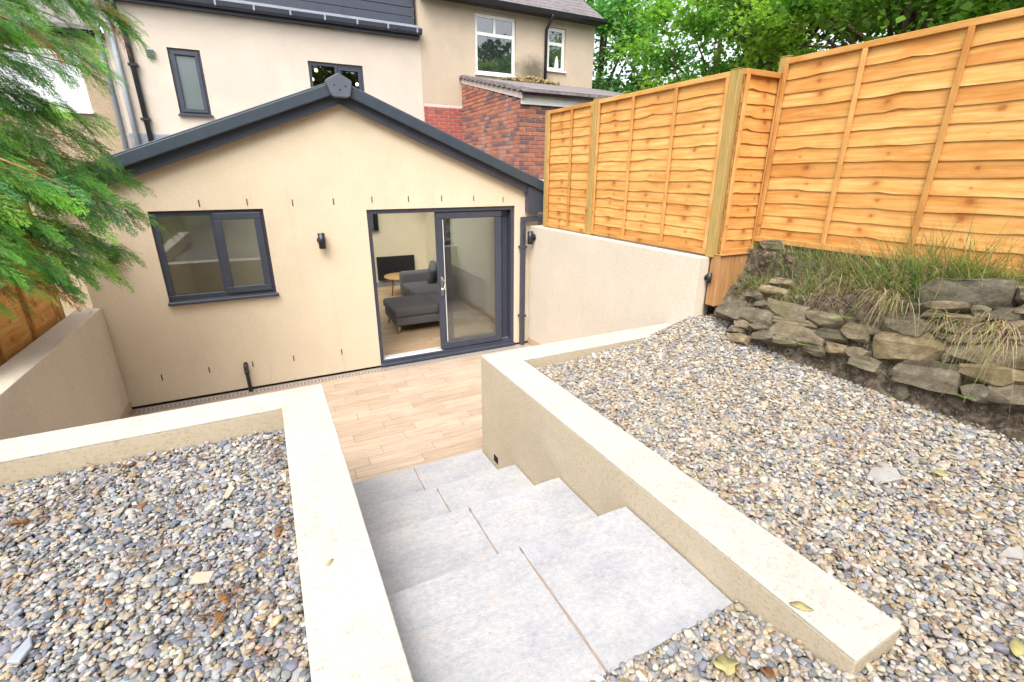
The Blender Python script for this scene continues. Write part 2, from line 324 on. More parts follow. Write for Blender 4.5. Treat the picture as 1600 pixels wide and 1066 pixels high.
def bbox(bm, x0, x1, y0, y1, z0, z1, bev=0.0, seg=1):
    t = bmesh.new(); bmesh.ops.create_cube(t, size=1)
    for v in t.verts: v.co = Vector((x0+(v.co.x+.5)*(x1-x0), y0+(v.co.y+.5)*(y1-y0), z0+(v.co.z+.5)*(z1-z0)))
    if bev: bmesh.ops.bevel(t, geom=list(t.edges), offset=bev, segments=seg, affect='EDGES', profile=0.5)
    me = bpy.data.meshes.new('tmp'); t.to_mesh(me); t.free(); bm.from_mesh(me); bpy.data.meshes.remove(me)
def box(name, x0, x1, y0, y1, z0, z1, mat, parent=None, bev=0.0, seg=1):
    bm = bmesh.new(); bbox(bm, x0, x1, y0, y1, z0, z1, bev, seg); return from_bm(name, bm, mat, parent, smooth=False)
def tube_bm(bm, pts, rad, n=10, cap=True):
    pts = [Vector(p) for p in pts]; rads = rad if isinstance(rad, (list, tuple)) else [rad]*len(pts)
    rings = []; prev = None
    for i, p in enumerate(pts):
        d = (pts[min(i+1, len(pts)-1)]-pts[max(i-1, 0)]).normalized()
        a = prev if prev is not None else (Vector((0, 0, 1)) if abs(d.z) < 0.9 else Vector((1, 0, 0)))
        x = d.cross(a).normalized(); y = x.cross(d).normalized(); prev = y
        rings.append([bm.verts.new(p+(x*math.cos(2*math.pi*k/n)+y*math.sin(2*math.pi*k/n))*rads[i]) for k in range(n)])
    for i in range(len(rings)-1):
        for k in range(n): bm.faces.new((rings[i][k], rings[i][(k+1) % n], rings[i+1][(k+1) % n], rings[i+1][k]))
    if cap:
        bm.faces.new(rings[0][::-1]); bm.faces.new(rings[-1])
def tube(name, pts, rad, mat, parent=None, n=10):
    bm = bmesh.new(); tube_bm(bm, pts, rad, n); bmesh.ops.recalc_face_normals(bm, faces=list(bm.faces)); return from_bm(name, bm, mat, parent, smooth=True)
def prism(name, poly, axis, a, b, mat, parent=None, bev=0.0):
    """poly 2D points; axis 'y' -> (x,z) extruded along y; 'x' -> (y,z); 'z' -> (x,y)"""
    f = {'y': lambda p, t: (p[0], t, p[1]), 'x': lambda p, t: (t, p[0], p[1]), 'z': lambda p, t: (p[0], p[1], t)}[axis]
    bm = bmesh.new(); A = [bm.verts.new(f(p, a)) for p in poly]; B = [bm.verts.new(f(p, b)) for p in poly]; n = len(poly)
    bm.faces.new(A); bm.faces.new(B[::-1])
    for i in range(n): bm.faces.new((A[i], B[i], B[(i+1) % n], A[(i+1) % n]))
    bmesh.ops.recalc_face_normals(bm, faces=list(bm.faces))
    if bev: bmesh.ops.bevel(bm, geom=list(bm.edges), offset=bev, segments=2, affect='EDGES', profile=0.5)
    return from_bm(name, bm, mat, parent)
def wall_holes(name, x0, x1, z0, z1, y0, y1, holes, mat, parent=None, apex=None):
    """wall slab in XZ between y0 (front) and y1 with rectangular through openings; optional gable apex (x,z)"""
    xs = sorted({x0, x1, *[h[0] for h in holes], *[h[1] for h in holes]}); zs = sorted({z0, z1, *[h[2] for h in holes], *[h[3] for h in holes]})
    bm = bmesh.new(); cache = {}
    def v(x, y, z):
        k = (round(x, 5), round(y, 5), round(z, 5))
        if k not in cache: cache[k] = bm.verts.new(k)
        return cache[k]
    def hole(x, z): return any(h[0] < x < h[1] and h[2] < z < h[3] for h in holes)
    for i in range(len(xs)-1):
        for j in range(len(zs)-1):
            if hole((xs[i]+xs[i+1])/2, (zs[j]+zs[j+1])/2): continue
            a, b_, c, d = xs[i], xs[i+1], zs[j], zs[j+1]
            bm.faces.new((v(a, y0, c), v(b_, y0, c), v(b_, y0, d), v(a, y0, d))); bm.faces.new((v(a, y1, d), v(b_, y1, d), v(b_, y1, c), v(a, y1, c)))
    if apex:
        ax, az, zL, zR = apex; top = [x for x in xs]
        for y, fl in ((y0, 1), (y1, -1)):
            ring = [v(x, y, z1) for x in top]+[v(x1, y, zR), v(ax, y, az), v(x0, y, zL)]
            bm.faces.new(ring[::fl])
    ed = [e for e in bm.edges if len(e.link_faces) == 1 and abs(e.verts[0].co.y-y0) < 1e-6]
    for e in ed:
        p, q = e.verts[0].co, e.verts[1].co
        bm.faces.new((v(p.x, y0, p.z), v(q.x, y0, q.z), v(q.x, y1, q.z), v(p.x, y1, p.z)))
    bmesh.ops.recalc_face_normals(bm, faces=list(bm.faces)); return from_bm(name, bm, mat, parent)
def uvmesh(name, vs, fs, uvs):
    me = bpy.data.meshes.new(name); me.from_pydata([tuple(v) for v in vs], [], fs); me.update()
    l = me.uv_layers.new(name='UVMap'); k = 0
    for p in me.polygons:
        for li in p.loop_indices: l.data[li].uv = uvs[me.loops[li].vertex_index]
    return me
def plank_mesh(name, L, W, T, bev=0.002):
    """board lying in local XY, top at z=0, with uv in metres"""
    b = bev; x, y = L/2, W/2
    vs = [(-x, -y, -T), (x, -y, -T), (x, y, -T), (-x, y, -T), (-x, -y, -b), (x, -y, -b), (x, y, -b), (-x, y, -b), (-x+b, -y+b, 0), (x-b, -y+b, 0), (x-b, y-b, 0), (-x+b, y-b, 0)]
    fs = [(8, 9, 10, 11)]
    for i in range(4):
        j = (i+1) % 4; fs += [(4+i, 4+j, 8+j, 8+i), (i, j, 4+j, 4+i)]
    return uvmesh(name, vs, fs, [(p[0], p[1]) for p in vs])

rng = np.random.default_rng(7); random.seed(7)

# ================================================================== SETTING
kind(pyd('ground', [(-300, -300, -0.4), (300, -300, -0.4), (300, 300, -0.4), (-300, 300, -0.4)], [(0, 1, 2, 3)], 'ground'), 'structure')

XL, XR = -2.63, 2.478
# ---- patio: bed plus separate wood-look tiles
patio = kind(box('patio', XL-0.02, XR+0.02, -2.93, -0.005, -0.2, -0.006, 'grout'), 'structure')
TW, TL = 0.155, 0.617
tile_me = {}
def tile(parent, x0, x1, y0, y1, z, mat, name):
    g = 0.0025; L, Wd = round(x1-x0-2*g, 4), round(y1-y0-2*g, 4)
    if L < 0.03: return
    k = (L, Wd, mat)
    if k not in tile_me: tile_me[k] = plank_mesh(name, L, Wd, 0.006 if z < 0.01 else 0.02); tile_me[k].materials.append(M[mat])
    o = bpy.data.objects.new(name, tile_me[k]); o.location = ((x0+x1)/2, (y0+y1)/2, z); put(o, parent)
    o.rotation_euler = (random.gauss(0, 0.0015), random.gauss(0, 0.0015), 0)
offs = [0.0, 0.22, 0.42, 0.12, 0.33, 0.52, 0.06, 0.27]
y = -0.165; r = 0
while y > -2.92:
    y0 = max(y-TW, -2.93)
    x = XL - [0.0, 0.22, 0.42, 0.12, 0.33, 0.52, 0.06, 0.27, 0.47][(r*4) % 9]
    while x < XR:
        xa, xb = max(x, XL), min(x+TL, XR)
        tile(patio, xa, xb, y0, y, 0.0, 'patio_tile', 'floor_tile'); x += TL
    y = y0; r += 1

# ---- channel drain along the gable
dr = thing('channel_drain', (-0.1, -0.1, 0), 'slotted metal channel drain along the foot of the gable wall', 'drain')
box('channel', XL+0.04, 2.33, -0.163, -0.008, -0.10, -0.03, 'dark_void', dr)
bm = bmesh.new()
for yy in (-0.160, -0.062): bbox(bm, XL+0.05, 2.32, yy, yy+0.012, -0.02, 0.0005)
from_bm('rail', bm, 'galvanised', dr)
xx = XL+0.06; bm = bmesh.new()
while xx < 2.31:
    bbox(bm, xx, xx+0.013, -0.149, -0.061, -0.012, -0.0005); xx += 0.042
kind(from_bm('grating', bm, 'galvanised', dr), 'stuff')

# ---- raised garden: gravel beds (surface heights)
def zl(x, y): return 0.985+0.012*math.sin(3*x+1)*math.cos(2.3*y)
def zr(x, y):
    z = 1.045+0.06*max(0.0, x-1.2)+0.012*math.sin(2.7*x)*math.cos(3.1*y+1)
    if x > 1.8 and y > -3.9:
        z += 0.13*min(1, (x-1.8)/0.7)*min(1, (y+3.9)/0.7)
    s = min(1, max(0, (0.75-x)/0.4))                      # strip beside the steps
    zn = 0.952+0.10*min(1, max(0, (-5.40-y)/0.40))*min(1, max(0, x/0.4+0.2))
    return z*(1-s)+zn*s if y < -5.2 else z
def sheet(name, x0, x1, y0, y1, f, dz, n=40, mat='gravel_bed'):
    vs = []; fs = []; nx = n; ny = n
    for j in range(ny+1):
        for i in range(nx+1):
            X = x0+(x1-x0)*i/nx; Y = y0+(y1-y0)*j/ny; vs.append((X, Y, f(X, Y)+dz))
    for j in range(ny):
        for i in range(nx): a = j*(nx+1)+i; fs.append((a, a+1, a+nx+2, a+nx+1))
    return kind(pyd(name, vs, fs, mat, None, True), 'structure')
sheet('gravel_ground_left', -2.9, -1.0, -14, -3.15, zl, -0.014)
sheet('gravel_ground_right', 0.60, 2.75, -5.374, -3.12, zr, -0.014)
sheet('gravel_ground_near', -0.95, 2.75, -14, -5.374, lambda x, y: zr(max(x, -0.2), y), -0.014, 60)

# pebbles: one instanced mass
def pebble_points(regions):
    P = []
    for (x0, x1, y0, y1, f, inside, sp) in regions:
        for layer, (dens, dz) in enumerate(((1.0, -0.004), (0.80, 0.006), (0.30, 0.015))):
            nx = int((x1-x0)/sp); ny = int((y1-y0)/sp)
            gx, gy = np.meshgrid(np.arange(nx), np.arange(ny))
            X = x0+(gx.ravel()+rng.random(nx*ny)*1.1)*sp; Y = y0+(gy.ravel()+rng.random(nx*ny)*1.1)*sp
            keep = rng.random(nx*ny) < dens
            for a, b_ in zip(X[keep], Y[keep]):
                if inside(a, b_): P.append((a, b_, f(a, b_)+dz+rng.normal(0, 0.0025)))
    return np.array(P)
def ins_left(x, y): return x < -1.058 and y < -3.20 and x > -2.6 and x > -0.972+(y+6.216)*-0.50-1.05
STONE_LINE = [(-3.1, 2.42), (-3.4, 2.66), (-3.75, 2.56), (-4.1, 2.47), (-4.7, 2.46), (-5.3, 2.50), (-8, 2.55)]
def stone_x(y):
    for (ya, xa), (yb, xb) in zip(STONE_LINE, STONE_LINE[1:]):
        if yb <= y <= ya: return xa+(xb-xa)*(ya-y)/(ya-yb)
    return 2.5
def ins_right(x, y):
    if y > -3.165: return False
    if y > -5.78 and x < 0.705: return (y < -5.375 and -0.75 < x < 0.43)
    if x < 0.705 and y < -5.375: return x > -0.75
    return x < stone_x(y)+0.11+0.10*(rng.random()**3)
P = pebble_points([(-2.6, -1.05, -5.9, -3.19, zl, ins_left, 0.0172), (-0.76, 2.8, -6.2, -3.16, zr, ins_right, 0.0172)])
def gravel_object(P):
    me = bpy.data.meshes.new('gravel'); me.from_pydata([tuple(p) for p in P], [], []); n = len(P)
    def add(nm, typ, arr, key):
        a = me.attributes.new(nm, typ, 'POINT'); a.data.foreach_set(key, np.asarray(arr, dtype=np.float32 if typ != 'INT' else np.int32).ravel())
    s = 0.0087*np.exp(rng.normal(0, 0.30, n)); big = rng.random(n) < 0.02; s[big] *= 1.5
    sc = np.stack([s*(1.05+0.45*rng.random(n)), s*(0.85+0.3*rng.random(n)), s*(0.5+0.25*rng.random(n))], 1)
    rot = np.stack([rng.normal(0, 0.32, n), rng.normal(0, 0.32, n), rng.random(n)*6.283], 1)
    pal = np.array([(0.225, 0.245, 0.285), (0.32, 0.33, 0.36), (0.155, 0.175, 0.215), (0.40, 0.385, 0.37), (0.50, 0.43, 0.33), (0.43, 0.33, 0.20), (0.58, 0.52, 0.43), (0.36, 0.245, 0.15), (0.66, 0.63, 0.58), (0.25, 0.22, 0.20)])
    pl = np.array([0.18, 0.15, 0.10, 0.12, 0.14, 0.09, 0.09, 0.04, 0.04, 0.05])
    pr_ = np.array([0.09, 0.12, 0.02, 0.17, 0.23, 0.14, 0.18, 0.03, 0.05, 0.02])
    idx = np.where(P[:, 0] < -0.5, rng.choice(10, n, p=pl/pl.sum()), rng.choice(10, n, p=pr_/pr_.sum()))
    c = (0.64*pal[idx]+0.025)*np.exp(rng.normal(0, 0.16, n))[:, None]*np.exp(rng.normal(0, 0.03, (n, 3)))
    c = np.concatenate([np.clip(c, 0, 0.42), np.ones((n, 1))], 1)
    c[:, :3] *= np.where(P[:, 0:1] < -0.5, np.array((1.0, 0.995, 1.0)), np.array((1.03, 1.0, 0.965)))
    add('prot', 'FLOAT_VECTOR', rot, 'vector'); add('pscl', 'FLOAT_VECTOR', sc, 'vector'); add('pcol', 'FLOAT_COLOR', c, 'color'); add('pidx', 'INT', rng.integers(0, 6, n), 'value')
    o = bpy.data.objects.new('gravel', me); COL.objects.link(o)
    ng = bpy.data.node_groups.new('pebble_scatter', 'GeometryNodeTree')
    ng.interface.new_socket('Geometry', in_out='INPUT', socket_type='NodeSocketGeometry'); ng.interface.new_socket('Geometry', in_out='OUTPUT', socket_type='NodeSocketGeometry')
    N = ng.nodes; Lk = ng.links
    gi = N.new('NodeGroupInput'); go = N.new('NodeGroupOutput'); iop = N.new('GeometryNodeInstanceOnPoints'); m2p = N.new('GeometryNodeMeshToPoints')
    Lk.new(gi.outputs[0], m2p.inputs[0]); Lk.new(m2p.outputs[0], iop.inputs['Points'])
    g2 = N.new('GeometryNodeGeometryToInstance')
    for k in range(6):
        ic = N.new('GeometryNodeMeshIcoSphere'); ic.inputs['Radius'].default_value = 1.0; ic.inputs['Subdivisions'].default_value = 3
        sp = N.new('GeometryNodeSetPosition'); nn = N.new('ShaderNodeTexNoise'); nn.noise_dimensions = '4D'; nn.inputs['W'].default_value = 3.7*k; nn.inputs['Scale'].default_value = 0.85; nn.inputs['Detail'].default_value = 1.0
        sub = N.new('ShaderNodeVectorMath'); sub.operation = 'SUBTRACT'; sub.inputs[1].default_value = (0.5, 0.5, 0.5); scl = N.new('ShaderNodeVectorMath'); scl.operation = 'SCALE'; scl.inputs['Scale'].default_value = 1.15
        Lk.new(nn.outputs['Color'], sub.inputs[0]); Lk.new(sub.outputs[0], scl.inputs[0]); Lk.new(scl.outputs[0], sp.inputs['Offset']); Lk.new(ic.outputs[0], sp.inputs['Geometry'])
        sm = N.new('GeometryNodeSetShadeSmooth'); Lk.new(sp.outputs[0], sm.inputs[0]); mt = N.new('GeometryNodeSetMaterial'); mt.inputs['Material'].default_value = M['pebble']; Lk.new(sm.outputs[0], mt.inputs[0]); Lk.new(mt.outputs[0], g2.inputs[0])
    Lk.new(g2.outputs[0], iop.inputs['Instance']); iop.inputs['Pick Instance'].default_value = True
    def na(nm, typ):
        a = N.new('GeometryNodeInputNamedAttribute'); a.data_type = typ; a.inputs['Name'].default_value = nm; return a.outputs['Attribute']
    Lk.new(na('pidx', 'INT'), iop.inputs['Instance Index']); e2r = N.new('FunctionNodeEulerToRotation'); Lk.new(na('prot', 'FLOAT_VECTOR'), e2r.inputs[0]); Lk.new(e2r.outputs[0], iop.inputs['Rotation'])
    Lk.new(na('pscl', 'FLOAT_VECTOR'), iop.inputs['Scale']); Lk.new(iop.outputs[0], go.inputs[0])
    md = o.modifiers.new('pebbles', 'NODES'); md.node_group = ng; me.materials.append(M['pebble'])
    return o
gv = gravel_object(P); kind(gv, 'stuff'); tag(gv, 'mixed grey, cream and tan rounded pebbles covering both planting beds', 'gravel')

# ---- walls round the patio and beds
def rendered(name, poly, z0, z1, label, mat='render_ivory', loc=(0, 0, 0), cat='wall'):
    th = thing(name, loc, label, cat)
    if mat == 'render_tan':
        prism('wall', poly, 'z', z0, z1-0.0135, mat, th, bev=0.004); prism('coping', poly, 'z', z1-0.013, z1, 'coping', th, bev=0.004)
    else: prism('wall', poly, 'z', z0, z1, mat, th, bev=0.006)
    return th
PX0, PX1, PY0, PY1, PZ, PYE = 0.434, 0.695, -2.902, -3.155, 1.131, -5.775
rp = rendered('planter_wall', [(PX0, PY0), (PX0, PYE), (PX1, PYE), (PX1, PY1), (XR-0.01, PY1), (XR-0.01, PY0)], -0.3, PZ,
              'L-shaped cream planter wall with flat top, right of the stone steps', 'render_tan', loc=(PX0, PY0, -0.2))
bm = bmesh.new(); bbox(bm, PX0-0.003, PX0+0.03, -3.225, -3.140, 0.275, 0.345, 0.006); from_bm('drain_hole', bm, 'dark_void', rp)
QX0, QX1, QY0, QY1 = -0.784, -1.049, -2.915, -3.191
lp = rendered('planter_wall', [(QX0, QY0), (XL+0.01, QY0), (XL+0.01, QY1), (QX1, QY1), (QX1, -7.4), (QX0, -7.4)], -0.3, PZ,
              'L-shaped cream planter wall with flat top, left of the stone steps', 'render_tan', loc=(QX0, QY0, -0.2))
lw = rendered('boundary_wall', [(XL, -0.012), (XL-0.215, -0.012), (XL-0.215, -7.5), (XL, -7.5)], -0.3, 1.19,
              'low ivory rendered boundary wall under the left fence', loc=(XL-0.1, -1.5, -0.2))
rw = rendered('boundary_wall', [(XR, -0.012), (XR, -3.182), (XR+0.125, -3.182), (XR+0.30, -3.10), (XR+0.30, -0.012)], -0.3, 1.815,
              'tall ivory rendered wall carrying the fence, right of the sliding door', loc=(XR+0.1, -1.5, -0.2))
for th, xa, xb in ((lw, XL+0.002, XL+0.012), (rw, XR-0.012, XR-0.002)):
    yy = -0.03
    while yy > -2.85:
        ye = max(yy-0.60, -2.88); box('skirting_tile', xa, xb, ye+0.002, yy-0.002, 0.002, 0.105, 'tan_tile', th, 0.002); yy = ye

# ---- steps
st = thing('garden_steps', (-0.18, -4.1, 0), 'four wide grey sandstone steps between the two planter walls', 'steps')
SY = [-2.885, -3.544, -4.134, -4.737, -5.372]; SZ = [0.241, 0.483, 0.743, 0.961]
def slab(name, x0, x1, y0, y1, z, seed):
    nx, ny = 8, 8; vs = []; fs = []; T = 0.035
    for j in range(ny+1):
        for i in range(nx+1):
            X = x0+(x1-x0)*i/nx; Y = y0+(y1-y0)*j/ny; e = (i in (0, nx)) or (j in (0, ny))
            h = mnoise.noise(Vector((X*4+seed, Y*4, seed)))*0.0028
            wob = 0.0035
            if i in (0, nx): X += mnoise.noise(Vector((Y*7, seed, 3)))*wob
            if j in (0, ny): Y += mnoise.noise(Vector((X*7, seed, 9)))*wob
            vs.append((X, Y, z+h-(0.0004 if e else 0)))
    for j in range(ny):
        for i in range(nx): a = j*(nx+1)+i; fs.append((a, a+1, a+nx+2, a+nx+1))
    rim = [i for i in range(nx+1)]+[j*(nx+1)+nx for j in range(1, ny+1)]+[ny*(nx+1)+i for i in range(nx-1, -1, -1)]+[j*(nx+1) for j in range(ny-1, 0, -1)]
    b0 = len(vs); vs += [(vs[k][0], vs[k][1], z-T) for k in rim]; n = len(rim)
    for k in range(n): fs.append((rim[k], b0+k, b0+(k+1) % n, rim[(k+1) % n]))
    o = pyd(name, vs, fs, 'sandstone', st, True); o.data.set_sharp_from_angle(angle=R(20)); return o
for k in range(4):
    yf, yb = SY[k], (SY[k+1]-0.004 if k < 3 else SY[4])
    JX = (-0.182, -0.190, -0.184, -0.179)[k]
    slab('slab', QX0+0.008, JX-0.005, yb, yf, SZ[k], k*3.1)
    slab('slab', JX+0.005, PX0-0.010, yb, yf, SZ[k], k*3.1+40)
    box('riser', QX0+0.004, PX0-0.004, yf-0.05, yf-0.022, (SZ[k-1]-0.02 if k else -0.1), SZ[k]-0.036, 'mortar', st)
    box('bedding', QX0+0.006, PX0-0.006, yb-0.02 if k < 3 else yb+0.01, yf-0.04, -0.25, SZ[k]-0.006, 'grout', st)

# ================================================================== EXTENSION
ext = thing('garden_extension', (0, 0, 0), 'single storey cream extension with dark gable verge, window and sliding door', 'building')
D0, D1, W0, W1 = 0.168, 2.238, -2.044, -0.972
GX0, GX1, APX, EZ, APZ = -2.70, 2.62, -0.03, 2.17, 3.275
SLL, SLR = 0.380, 0.405
gable = wall_holes('gable_wall', GX0, GX1, 0.02, EZ, 0.0, 0.30, [(D0, D1, 0.02001, 2.10), (W0, W1, 1.135, 2.144)], 'render_cream', ext, apex=(APX, APZ, APZ-SLL*(APX-GX0), APZ-SLR*(GX1-APX)))
box('plinth', GX0, D0, 0.02, 0.28, -0.3, 0.018, 'dark_void', ext); box('plinth', D1, GX1, 0.02, 0.28, -0.3, 0.018, 'dark_void', ext)
box('side_wall', GX0, GX0+0.28, 0.302, 5.0, -0.3, 2.24, 'render_cream', ext); box('side_wall', 2.40, GX1, 0.302, 5.0, -0.3, 2.18, 'render_cream', ext)
# weep vents
for px in [(311, 318), (386, 316), (457, 317), (521, 315), (581, 312), (638, 311), (690, 310), (740, 310), (786, 312), (253, 590), (327, 578), (395, 569), (459, 560), (534, 550)]:
    p = at(px[0], px[1], 1, 0.0); box('weep_vent', p[0]-0.006, p[0]+0.006, -0.004, 0.02, p[2]-0.036, p[2]+0.036, 'clad_board' if False else 'bark', gable)
# roof: slabs, verge, barge boards, ridge cap
def sloped(name, xa, za, xb, zb, h0, h1, y0, y1, mat, parent, bev=0.004):
    return prism(name, [(xa, za+h0), (xb, zb+h0), (xb, zb+h1), (xa, za+h1)], 'y', y0, y1, mat, parent, bev)
EL, ER = GX0-0.12, GX1+0.02
zl_, zr_ = APZ-SLL*(APX-EL), APZ-SLR*(ER-APX)
def rz_(x): return APZ-SLL*(APX-x) if x < APX else APZ-SLR*(x-APX)
RA, RB, RY0, RY1 = 0.35, 2.05, 0.9, 4.3  # openings left in roof and ceiling for the added glazing
for (xa, xb, ya, yb) in ((EL, APX, -0.06, RY0), (EL, APX, RY1, 4.99), (EL, -RB, RY0, RY1), (-RA, APX, RY0, RY1), (APX+0.001, ER, -0.06, RY0), (APX+0.001, ER, RY1, 4.99), (APX+0.001, RA, RY0, RY1), (RB, ER, RY0, RY1)):
    rf_ = sloped('roof', xa, rz_(xa), xb, rz_(xb), 0.03, 0.20, ya, yb, 'slate', ext, 0.0)
    sloped('ceiling', max(xa, -2.40), rz_(max(xa, -2.40)), min(xb, 2.38), rz_(min(xb, 2.38)), 0.0, 0.028, max(ya, 0.318), min(yb, 4.898), 'ceiling_white', rf_, 0.0)
for (xa, xb) in ((-RB, -RA), (RA, RB)):  # glazing added out of view, to let more daylight into the room
    rl = sloped('added_rooflight', xa+0.002, rz_(xa), xb-0.002, rz_(xb), 0.12, 0.215, RY0+.002, RY0+.06, 'anthracite', ext); sloped('added_rooflight_frame', xa+0.002, rz_(xa), xb-0.002, rz_(xb), 0.12, 0.215, RY1-.06, RY1-.002, 'anthracite', rl)
    sloped('pane', xa+0.002, rz_(xa), xb-0.002, rz_(xb), 0.15, 0.16, RY0+.061, RY1-.061, 'clear_glass', rl, 0.0)
sloped('barge_board', EL, zl_, APX-0.001, APZ, -0.016, 0.14, -0.085, -0.062, 'anthracite', ext, 0.003); sloped('barge_board', APX+0.001, APZ, ER, zr_, -0.016, 0.14, -0.085, -0.062, 'anthracite', ext, 0.003)
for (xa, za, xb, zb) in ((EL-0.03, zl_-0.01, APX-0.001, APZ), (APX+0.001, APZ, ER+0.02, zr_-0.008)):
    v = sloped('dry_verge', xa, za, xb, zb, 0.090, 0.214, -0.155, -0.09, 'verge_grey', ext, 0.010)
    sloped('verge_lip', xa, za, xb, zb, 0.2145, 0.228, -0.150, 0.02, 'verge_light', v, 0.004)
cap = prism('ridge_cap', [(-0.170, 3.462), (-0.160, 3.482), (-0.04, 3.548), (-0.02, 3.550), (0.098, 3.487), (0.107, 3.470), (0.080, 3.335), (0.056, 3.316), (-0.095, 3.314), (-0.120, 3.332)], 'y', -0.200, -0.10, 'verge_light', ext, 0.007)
for x, z in ((-0.085, 3.432), (0.034, 3.428), (-0.028, 3.390)): tube('screw', [(x, -0.205, z), (x, -0.195, z)], 0.008, 'black_plastic', cap, 8)
prism('ridge_tile', [(APX-0.17, 3.40), (APX, 3.50), (APX+0.17, 3.40), (APX+0.14, 3.38), (APX-0.14, 3.38)], 'y', -0.09, 4.98, 'verge_grey', ext)
# eaves box and rainwater goods on the right
prism('eaves_box', [(2.395, 2.01), (2.67, 2.0), (2.67, 2.32), (2.395, 2.36)], 'y', -0.118, -0.012, 'anthracite', ext, 0.006)
gt = prism('gutter', [(2.66, 2.10), (2.70, 2.07), (2.76, 2.07), (2.79, 2.11), (2.79, 2.15), (2.66, 2.15)], 'y', 0.02, 4.9, 'anthracite', ext, 0.0)
bm = bmesh.new(); bbox(bm, 2.315, 2.38, -0.085, -0.018, 0.0, 1.872, 0.006); bbox(bm, 2.315, 2.66, -0.083, -0.020, 1.875, 1.945, 0.006)
dp = from_bm('downpipe', bm, 'anthracite', ext)
for z in (0.45, 1.5):
    box('pipe_clip', 2.295, 2.40, -0.092, -0.004, z, z+0.035, 'anthracite', dp, 0.003)
# window
wd = box('window', W0, W1, 0.03, 0.10, 1.175, 1.235, 'anthracite', ext, 0.004)
bm = bmesh.new()
for (a, b_, c, d) in ((W0, W1, 2.085, 2.144), (W0, W0+0.06, 1.235, 2.085), (W1-0.06, W1, 1.235, 2.085), (-1.505, -1.445, 1.235, 2.085)): bbox(bm, a+0.0005, b_-0.0005, 0.03, 0.10, c, d-0.0005, 0.004)
from_bm('frame', bm, 'anthracite', wd)
bm = bmesh.new(); a0, a1, c0, c1 = -1.475, W1-0.035, 1.21, 2.11
for (a, b_, c, d) in ((a0, a1, c1-0.075, c1), (a0, a1, c0, c0+0.075), (a0, a0+0.075, c0+0.075, c1-0.075), (a1-0.075, a1, c0+0.075, c1-0.075)): bbox(bm, a, b_, 0.005, 0.028, c, d, 0.006)
from_bm('sash', bm, 'anthracite', wd)
box('pane', W0+0.055, -1.50, 0.055, 0.062, 1.23, 2.09, 'glass', wd); box('pane', a0+0.07, a1-0.07, 0.012, 0.019, c0+0.07, c1-0.07, 'glass', wd)
box('sill', W0-0.008, W1+0.022, -0.05, 0.03, 1.137, 1.174, 'anthracite', wd, 0.006)
# sliding door
df = box('sliding_door', D0, D1, 0.02, 0.20, 0.02, 0.075, 'anthracite', ext, 0.003)
box('sill', D0-0.0, D1+0.0, -0.055, 0.018, 0.012, 0.045, 'anthracite', df, 0.004)
bm = bmesh.new()
for (a, b_, c, d) in ((D0+.001, D1-.001, 2.045, 2.099), (D0+.001, D0+0.05, 0.076, 2.044), (D1-0.05, D1-.001, 0.076, 2.044)): bbox(bm, a, b_, 0.02, 0.20, c, d, 0.003)
from_bm('frame', bm, 'anthracite', df)
box('track', D0+0.05, 1.10, 0.05, 0.18, 0.0755, 0.083, 'white_upvc', df)
box('track', D0+0.05, D1-0.05, 0.105, 0.118, 0.084, 0.097, 'galvanised', df)
def leaf(x0, x1, y0, y1, nm, bw):
    lf = box(nm, x0, x1, y0, y1, 0.085, 0.085+0.105, 'anthracite', ext, 0.008)
    bm = bmesh.new()
    for (a, b_, c, d) in ((x0, x1, 2.04-0.09, 2.04), (x0, x0+bw, 0.191, 1.949), (x1-bw, x1, 0.191, 1.949)): bbox(bm, a, b_, y0, y1, c, d, 0.008)
    from_bm('stile', bm, 'anthracite', lf)
    box('pane', x0+bw-0.01, x1-bw+0.01, (y0+y1)/2-0.012, (y0+y1)/2+0.012, 0.18, 1.96, 'door_glass', lf); return lf
l1 = leaf(1.065, 2.045, 0.035, 0.095, 'door_leaf', 0.095)
leaf(1.20, D1-0.051, 0.125, 0.185, 'door_leaf', 0.10)
bm = bmesh.new(); bbox(bm, 1.093, 1.125, 0.020, 0.034, 0.90, 1.17, 0.006)
tube_bm(bm, [(1.115, 0.022, 1.14), (1.118, -0.015, 1.14), (1.145, -0.02, 1.08), (1.118, -0.02, 1.00), (1.115, 0.022, 0.985)], 0.009, 8)
from_bm('handle', bm, 'chrome', l1)
box('edge_strip', 1.1605, 1.168, 0.036, 0.050, 0.20, 1.94, 'white_upvc', l1)
# waste pipe
wp = tube('waste_pipe', [(-1.437, 0.05, 0.335), (-1.437, -0.03, 0.335), (-1.437, -0.055, 0.315), (-1.436, -0.058, 0.25), (-1.432, -0.075, -0.02)], [0.024, 0.024, 0.026, 0.021, 0.021], 'black_plastic', ext, 12)
tube('collar', [(-1.437, -0.058, 0.27), (-1.436, -0.058, 0.225)], 0.0265, 'black_plastic', wp, 12)
